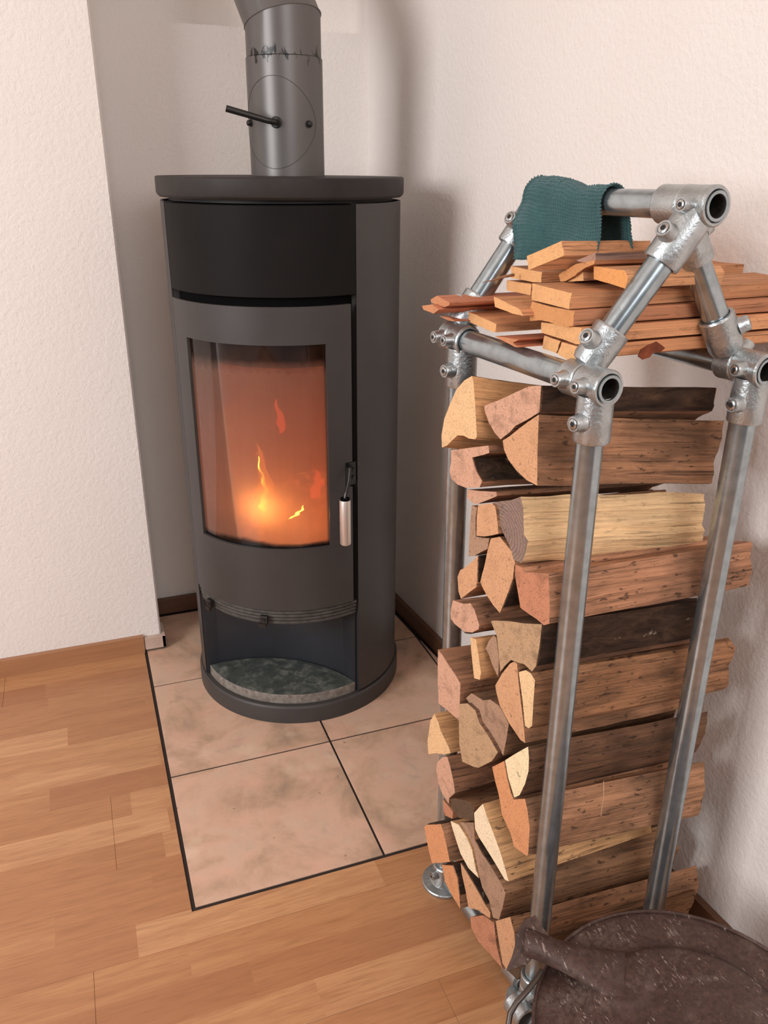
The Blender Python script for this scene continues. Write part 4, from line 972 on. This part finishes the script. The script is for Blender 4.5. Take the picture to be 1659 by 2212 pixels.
([(408.5,-277.4,114.3),(415.5,-304.4,149.1),(418.3,-314.9,128.2),(419.4,-319.2,104.1),(418.1,-314.1,75.6),(416.1,-306.4,42.5),(413.9,-298.0,46.4),(411.0,-287.0,80.3)],'tan','lowest front log with an upright shield-shaped tan end',[],(0.00,-3.00),0.330,(415.1,-272.7,62.6),0.0015),
([(419.4,-303.9,38.9),(421.4,-311.7,69.0),(422.7,-316.7,97.9),(427.5,-324.5,103.8),(429.8,-324.5,55.4),(425.0,-324.5,38.5),(420.5,-308.1,37.3),(417.7,-297.1,37.0),(417.1,-294.8,38.3)],'dark','dark bottom log half hidden behind the coal bucket handle',[],(0.00,0.00),0.310,(422.3,-281.8,27.3),0.0015),
]
BOARDS=[
([(437.0,-232.0,964.5),(437.0,-267.7,964.5),(437.0,-260.9,949.6),(437.0,-229.5,949.1)],'plank','lower left half of the cracked bottom board, front kindling pile',0.340,(2.0,0.0)),
([(434.0,-274.3,965.3),(434.0,-307.1,966.5),(434.0,-305.8,952.3),(434.0,-293.1,947.5),(434.0,-268.0,950.6)],'plank','front bottom kindling board split by a crack',0.320,(2.0,0.0)),
([(435.0,-225.9,978.2),(435.0,-269.6,983.1),(435.0,-308.0,986.0),(435.0,-309.3,969.2),(435.0,-301.1,967.3),(435.0,-272.3,967.5),(435.0,-229.1,967.1)],'plank','second kindling board from the bottom in the front pile',0.340,(2.0,0.0)),
([(430.0,-211.2,999.5),(430.0,-252.0,1000.0),(430.0,-300.2,1002.2),(430.0,-299.1,986.8),(430.0,-288.8,983.8),(430.0,-233.4,981.8),(430.0,-209.5,977.1),(430.0,-205.5,986.5)],'dplank','third kindling board up in the front pile, with a ragged left corner',0.325,(2.0,0.0)),
([(430.0,-209.5,1019.3),(430.0,-248.8,1019.4),(430.0,-290.9,1019.1),(430.0,-289.9,1002.4),(430.0,-251.8,1001.4),(430.0,-210.5,1001.0)],'plank','wide light kindling board with frayed sawn end, topmost full-width one of the front pile',0.325,(2.0,0.0)),
([(476.0,-257.8,1041.6),(476.0,-314.0,1043.2),(476.0,-321.2,1037.1),(476.0,-319.0,1025.2),(476.0,-260.3,1028.0)],'orangeplank','short orange-ended kindling board on top of the wide light board',0.128,(3.0,0.0)),
([(418.0,-213.1,1049.4),(457.0,-219.3,1065.4),(457.0,-227.9,1050.1),(418.0,-219.1,1034.5)],'plank','topmost kindling board, tilted, its slanted end touching the knitted cloth',0.135,(2.0,-1.0)),
([(462.0,-244.6,1046.8),(482.0,-250.3,1055.0),(482.0,-253.6,1042.3),(462.0,-249.5,1045.4)],'greyplank','greyish kindling board with a weathered side under the topmost one',0.085,(0.0,0.0)),
([(470.0,-198.0,1025.8),(470.0,-213.5,1033.1),(470.0,-232.7,1041.7),(470.0,-268.4,1049.0),(470.0,-267.1,1044.6),(470.0,-248.9,1038.4),(470.0,-232.8,1028.5),(470.0,-213.4,1020.2),(470.0,-202.9,1018.6)],'dplank','curved dark-grained kindling offcut beneath the greyish board',0.090,(0.0,0.0)),
([(475.0,-209.0,1019.2),(475.0,-225.4,1025.7),(475.0,-240.1,1034.6),(475.0,-243.3,1024.3),(475.0,-221.7,1020.7)],'plank','little wedge of pale kindling under the curved offcut',0.100,(0.0,0.0)),
([(465.0,-92.5,1024.9),(465.0,-137.1,1025.4),(465.0,-169.4,1025.8),(465.0,-170.2,1013.9),(465.0,-151.3,1011.8),(465.0,-94.5,1010.4)],'plank','kindling board with splinter, behind the wide light board',0.300,(0.0,0.0)),
([(462.0,-89.8,1007.2),(462.0,-152.3,1010.2),(462.0,-152.2,996.7),(462.0,-91.5,994.7)],'plank','lower rear kindling board beneath the splintered one',0.300,(0.0,0.0)),
([(374.0,-51.8,981.7),(374.0,-71.0,989.5),(374.0,-111.5,986.0),(374.0,-109.1,982.6),(374.0,-96.1,978.4),(374.0,-53.9,977.7)],'molding','upper grooved reddish profile strip sticking out at the far left',0.260,(0.0,0.0)),
([(366.0,-41.7,972.6),(366.0,-76.0,979.9),(366.0,-97.2,976.2),(366.0,-81.1,968.5),(366.0,-47.6,968.7)],'molding','lower grooved reddish profile strip, the one sticking out furthest left',0.270,(0.0,0.0)),
([(392.0,-39.6,957.8),(392.0,-71.3,961.7),(392.0,-92.7,959.2),(392.0,-71.7,956.9)],'molding','thin reddish strip lying lowest at the left, on the side bar',0.260,(0.0,0.0)),
([(415.0,-146.7,996.7),(415.0,-178.1,994.6),(415.0,-213.1,991.3),(415.0,-219.7,985.4),(415.0,-195.8,983.9),(415.0,-151.1,985.1)],'plank','small dark-topped kindling block next to the profile strips',0.280,(0.0,0.0)),
([(413.0,-82.9,969.6),(413.0,-124.3,968.5),(413.0,-161.7,966.6),(413.0,-161.5,956.5),(413.0,-144.0,955.5),(413.0,-84.2,957.0)],'plank','thick sawn kindling block in front of the profile strips',0.290,(0.0,0.0)),
([(406.0,-172.4,954.6),(406.0,-199.9,958.2),(406.0,-230.7,961.1),(406.0,-217.0,955.3),(406.0,-232.0,952.6),(406.0,-222.3,951.2),(406.0,-176.8,953.8)],'molding','reddish grooved strip with a stepped end at the front left, on the side bar',0.280,(0.0,0.0)),
]

for i, (V, tone, label, bark, yp, ln, pt, chip) in enumerate(LOGS):
    make_log(V, tone, label, bark, yp, ln, pt, chip, i + 1)

# ================================================================== kindling boards
def make_board(V, tone, label, ln, yp, seed):
    R = frame_of(*yp); Ri = R.transposed(); org = sum((Vector(v) for v in V), Vector()) / len(V) / 1000
    P = [Ri @ (Vector(v) / 1000 - org) for v in V]
    if area2(P) < 0: P = P[::-1]
    n0 = len(P); cy = sum(p.y for p in P) / n0; cz = sum(p.z for p in P) / n0
    ring, corner = resample(P, 0.006); n = len(ring); NR = 9; verts = []; so = Vector((seed * 5.1, 2, seed))
    xr = sum(p.x for p in P) / n0 + ln
    rough = 0.0007 if tone == 'molding' else 0.0012
    for k in range(NR):
        t = k / (NR - 1)
        for p, e in ring:
            x = p.x * (1 - t) + (xr + 0.3 * (p.x - xr + ln)) * t + (0.0012 * noise.noise(so + Vector((p.y * 200, p.z * 200, k))) if k == 0 else 0)
            g = noise.noise(so + Vector((t * 3, p.y * 90, p.z * 90))); dy, dz = p.y - cy, p.z - cz; L = math.hypot(dy, dz) + 1e-6
            dsp = -0.0004 + (rough * (g - 0.5) if k else 0)
            verts.append((x, p.y + dy / L * dsp, p.z + dz / L * dsp))
    faces = [(k * n + i, (k + 1) * n + i, (k + 1) * n + (i + 1) % n, k * n + (i + 1) % n) for k in range(NR - 1) for i in range(n)]
    mi = [0] * len(faces) + [1, 1]
    faces += [tuple(range(n)), tuple(range((NR - 1) * n, NR * n))[::-1]]
    me = bpy.data.meshes.new('kindling_board'); me.from_pydata(verts, [], faces)
    me.materials.append(SIDE[tone]); me.materials.append(END[tone]); me.polygons.foreach_set('material_index', mi)
    me.polygons.foreach_set('use_smooth', [m_ == 0 for m_ in mi]); me.update()
    cs = {i for i in range(n) if corner[i]}
    for e in me.edges:
        a, b = e.vertices
        if (a % n == b % n and (a % n) in cs) or (a < n and b < n) or (a >= (NR - 1) * n and b >= (NR - 1) * n): e.use_edge_sharp = True
    o = bpy.data.objects.new('kindling_board', me); C.objects.link(o)
    M = R.to_4x4(); M.translation = org; o.matrix_world = M
    return tag(o, label, 'board', 'kindling boards on the rack top')
for i, (V, tone, label, ln, yp) in enumerate(BOARDS): make_board(V, tone, label, ln, yp, i + 1)

# ================================================================== knitted cloth over the ridge bar
def cloth():
    NU, NV = 300, 330
    y_a, y_b = -0.076, -0.210
    L_front, L_back = 0.066, 0.050
    V = []
    rng2 = random.Random(5)
    bd = (RGf - RGr).normalized(); sx = Vector((1, 0.126, 0)).normalized()
    for i in range(NU + 1):
        u = i / NU
        for j in range(NV + 1):
            v = j / NV
            c0 = on(RGr, RGf, y_a + (y_b - y_a) * u)
            # bulge over the rear clamp fitting
            bul = 0.0062 / (1 + math.exp((u - 0.56) / 0.035)) + 0.003 * math.exp(-((u - 0.14) / 0.14) ** 2)
            R = 0.0168 + bul
            arc = PI * R; tot = L_front + arc + L_back; s_ = v * tot
            slump = 0.004 * math.sin(u * PI)
            if s_ < L_front:
                h = L_front - s_; k = h / L_front
                p = c0 - sx * (R + 0.010 * k * k + 0.0045 * math.sin(u * 9 + 1) * k) - UP * h
                w_ = max(0.0, 1 - u / 0.5); w_ = w_ * w_ * (3 - 2 * w_)
                p += bd * (0.034 * k * w_ + 0.012 * k * u) - sx * (0.018 * min(1, k * 2.5) * w_)
                nrm = -sx
            elif s_ < L_front + arc:
                th = (s_ - L_front) / R
                nrm = -sx * math.cos(th) + UP * math.sin(th); p = c0 + nrm * R
                p -= UP * slump * math.sin(th) * (0.6 if u > 0.4 else 0.1)
            else:
                h = s_ - L_front - arc; k = h / L_back; nrm = sx
                p = c0 + sx * (R + 0.004 * k) - UP * h + bd * (0.014 * k * u)
            # knit: rows of little V stitches
            a = u * 38 + 0.9 * noise.noise(Vector((u * 4, v * 5, 7))); b_ = v * 46 + 1.1 * noise.noise(Vector((u * 4, v * 5, 1)))
            st = math.sin(a * 2 * PI) * 0.5 + 0.5; rw = math.sin((b_ + 0.35 * abs(math.sin(a * PI))) * 2 * PI) * 0.5 + 0.5
            hgt = 0.0020 * (st ** 0.6) * (rw ** 0.7)
            ripple = 0.0022 * noise.noise(Vector((u * 6, v * 7, 2))); hgt *= 0.75 + 0.6 * noise.noise(Vector((u * 60, v * 70, 3)))
            edge = 0.0012 if (u < 0.03 or u > 0.97 or v < 0.025 or v > 0.975) else 0
            p = p + nrm * (hgt + ripple + edge + 0.0014)
            if i in (0, NU): p += bd * (0.0014 * math.sin(b_ * 2 * PI))
            if j in (0, NV): p -= UP * (0.0012 * math.sin(a * 2 * PI))
            V.append(p)
    F = [(i * (NV + 1) + j, i * (NV + 1) + j + 1, (i + 1) * (NV + 1) + j + 1, (i + 1) * (NV + 1) + j) for i in range(NU) for j in range(NV)]
    o = mesh_obj('knitted_cloth', V, F, KNIT, smooth=70)
    md = o.modifiers.new('thick', 'SOLIDIFY'); md.thickness = 0.0014; md.offset = -1
    tag(o, 'dark teal knitted cloth draped over the ridge tube of the rack', 'cloth')
cloth()

# ================================================================== loose splinters and bark
def bit(name, label, pts, r, mat, cat='splinter'):
    m = MB(); m.tube(pts, r, 6); return tag(m.build(name, mat, smooth=40), label, cat)
STRAW = simple('pale_straw', (222, 176, 140), 0.7)
SPL = SIDE['orange']
bit('straw', 'thin pale straw hanging down in front of the dark-sided front logs', [(0.523, -0.333, 0.385), (0.5235, -0.337, 0.36), (0.525, -0.334, 0.335), (0.5265, -0.333, 0.325)], 0.0006, STRAW, 'straw')
bit('splinter', 'thin wood splinter jutting left from the rear kindling, in front of the rear rafter', [(0.455, -0.12, 1.0175), (0.44, -0.125, 1.0165), (0.425, -0.13, 1.014), (0.405, -0.135, 1.012)], [0.002, 0.0016, 0.001, 0.0003], SPL)
def flake(name, label, pts, th, mat, cat):
    n = len(pts); cen = sum((Vector(p) for p in pts), Vector()) / n
    dn = Vector((0.0, -1, 0.15)).normalized()
    V = [Vector(p) + dn * th * 0.5 for p in pts] + [Vector(p) - dn * th * 0.5 for p in pts]
    F = [tuple(range(n)), tuple(range(n, 2 * n))[::-1]] + [(i, n + i, n + (i + 1) % n, (i + 1) % n) for i in range(n)]
    return tag(mesh_obj(name, V, F, mat, smooth=30), label, cat)
flake('bark_flake', 'reddish bark flake dangling under the lowest kindling board', [(0.5067, -0.3270, 0.9674), (0.5168, -0.3270, 0.9702), (0.5261, -0.3270, 0.9647), (0.5288, -0.3270, 0.9625), (0.5230, -0.3270, 0.9579), (0.5150, -0.3270, 0.9595), (0.5106, -0.3270, 0.9538), (0.5021, -0.3270, 0.9519), (0.4956, -0.3270, 0.9558), (0.4980, -0.3270, 0.9630)], 0.0012, BARK_RED, 'bark flake')

# ================================================================== rusty coal bucket
BX, BY, BR, BZ = 0.501, -0.584, 0.1860, 0.219
bucket = thing('coal_bucket', 'rusty brown sheet-metal coal bucket with round embossed lid, in front of the rack', 'bucket', (BX, BY, 0.0))
def bpart(mb, name, mat, label=None, smooth=35, parent=None):
    o = mb.build(name, mat, None, smooth, None, label)
    if parent is None: under(bucket, o)
    else: o.parent = parent
    return o
m = MB(); m.lathe((BX, BY, 0.0006), UP, [(0, 0.128), (0.006, 0.132), (0.010, 0.130), (0.195, 0.172), (0.204, 0.176), (0.204, 0.170), (0.012, 0.126), (0.010, 0.0)], 72)
bpart(m, 'body', RUST)
# lid with rim, raised ring and dented field
V = []; F = []; NA, NRr = 120, 46; rad = []
for k in range(NRr + 1): rad.append(BR * k / NRr)
for k, r in enumerate(rad):
    for i in range(NA):
        th = 2 * PI * i / NA; x, y = r * math.cos(th), r * math.sin(th)
        z = BZ - 0.008 + 0.0085 * (1 / (1 + math.exp((r - 0.128 - 0.004 * math.sin(th * 2)) / 0.0022)))
        z += 0.0035 * max(0, (r - 0.15) / 0.036)
        dxx, dyy = BX + x - 0.462, BY + y + 0.480; z += 0.0035 / (1 + math.exp((math.hypot(dxx, dyy) - 0.040) / 0.0016))
        z += 0.0012 * noise.noise(Vector((x * 22, y * 22, 1))) + 0.0006 * noise.noise(Vector((x * 70, y * 70, 4)))
        if r > BR - 0.003: z -= 0.0015
        V.append((BX + x, BY + y, z))
for k in range(NRr):
    for i in range(NA):
        i2 = (i + 1) % NA; F.append((k * NA + i, k * NA + i2, (k + 1) * NA + i2, (k + 1) * NA + i))
lid = mesh_obj('lid', V, F, RUST, smooth=60); under(bucket, lid)
md = lid.modifiers.new('thick', 'SOLIDIFY'); md.thickness = 0.003; md.offset = -1
m = MB(); pts = [(BX + (BR - 0.001) * math.cos(2 * PI * i / 96), BY + (BR - 0.001) * math.sin(2 * PI * i / 96), BZ - 0.0035) for i in range(97)]
m.tube(pts, 0.0022, 8, cap=False); bpart(m, 'rim_bead', RUST, parent=lid)
# ridge-shaped grip pressed out of the lid, running towards the rack
g0 = Vector((0.372, -0.412, BZ + 0.018)); g1 = Vector((0.470, -0.486, BZ - 0.001)); gd = (g1 - g0).normalized(); gs = gd.cross(UP).normalized()
V = []; F = []; NS, NT_ = 18, 16
for i in range(NS + 1):
    u = i / NS; w = 0.0170 + 0.022 * u ** 2.2; h = 0.0175 * (1 - 0.72 * u ** 1.4)
    for j in range(NT_ + 1):
        a = PI * j / NT_; p = g0.lerp(g1, u) + gs * (w * math.cos(a)) + UP * (h * math.sin(a) - 0.006 * (1 - abs(math.cos(a))) * 0)
        p += UP * 0.0008 * noise.noise(Vector((u * 9, j * 0.8, 0)))
        V.append(p)
F = [(i * (NT_ + 1) + j, (i + 1) * (NT_ + 1) + j, (i + 1) * (NT_ + 1) + j + 1, i * (NT_ + 1) + j + 1) for i in range(NS) for j in range(NT_)]
grip = mesh_obj('lid_spout', V, F, RUST, smooth=60); grip.parent = lid; md = grip.modifiers.new('thick', 'SOLIDIFY'); md.thickness = 0.0022; md.offset = 0
# curled thumb plate with an eye at its outer end
V = [(0.3976, -0.3918, 0.2530), (0.3866, -0.4038, 0.2469), (0.3802, -0.3919, 0.2510), (0.3821, -0.4037, 0.2462), (0.3645, -0.4010, 0.2430), (0.3758, -0.4069, 0.2434), (0.3583, -0.4111, 0.2350), (0.3705, -0.4133, 0.2406), (0.3485, -0.4205, 0.2290), (0.3694, -0.4167, 0.2385), (0.3383, -0.4285, 0.2210), (0.3699, -0.4187, 0.2357), (0.3620, -0.4337, 0.2290), (0.3714, -0.4202, 0.2385), (0.3773, -0.4309, 0.2370), (0.3749, -0.4183, 0.2413), (0.4021, -0.4200, 0.2450), (0.3804, -0.4128, 0.2441), (0.3978, -0.4093, 0.2510), (0.3851, -0.4077, 0.2462)]
F = [(2 * k, 2 * ((k + 1) % 10), 2 * ((k + 1) % 10) + 1, 2 * k + 1) for k in range(10)]
tab = mesh_obj('thumb_plate', V, F, RUST, smooth=60); tab.parent = lid
md = tab.modifiers.new('thick', 'SOLIDIFY'); md.thickness = 0.0024; md.offset = 0
# bail wire
m = MB(); m.tube([(0.3782, -0.4448, 0.2240), (0.3651, -0.4537, 0.2260), (0.3475, -0.4626, 0.2240), (0.3316, -0.4673, 0.2180), (0.3216, -0.4709, 0.2080), (0.3159, -0.4781, 0.2000), (0.3129, -0.4941, 0.1900), (0.3179, -0.5233, 0.1850)], 0.0036, 10); bpart(m, 'bail_handle', simple('dark_iron_wire', (86, 76, 70), 0.4, 0.7), 'bent iron wire bail', 60)
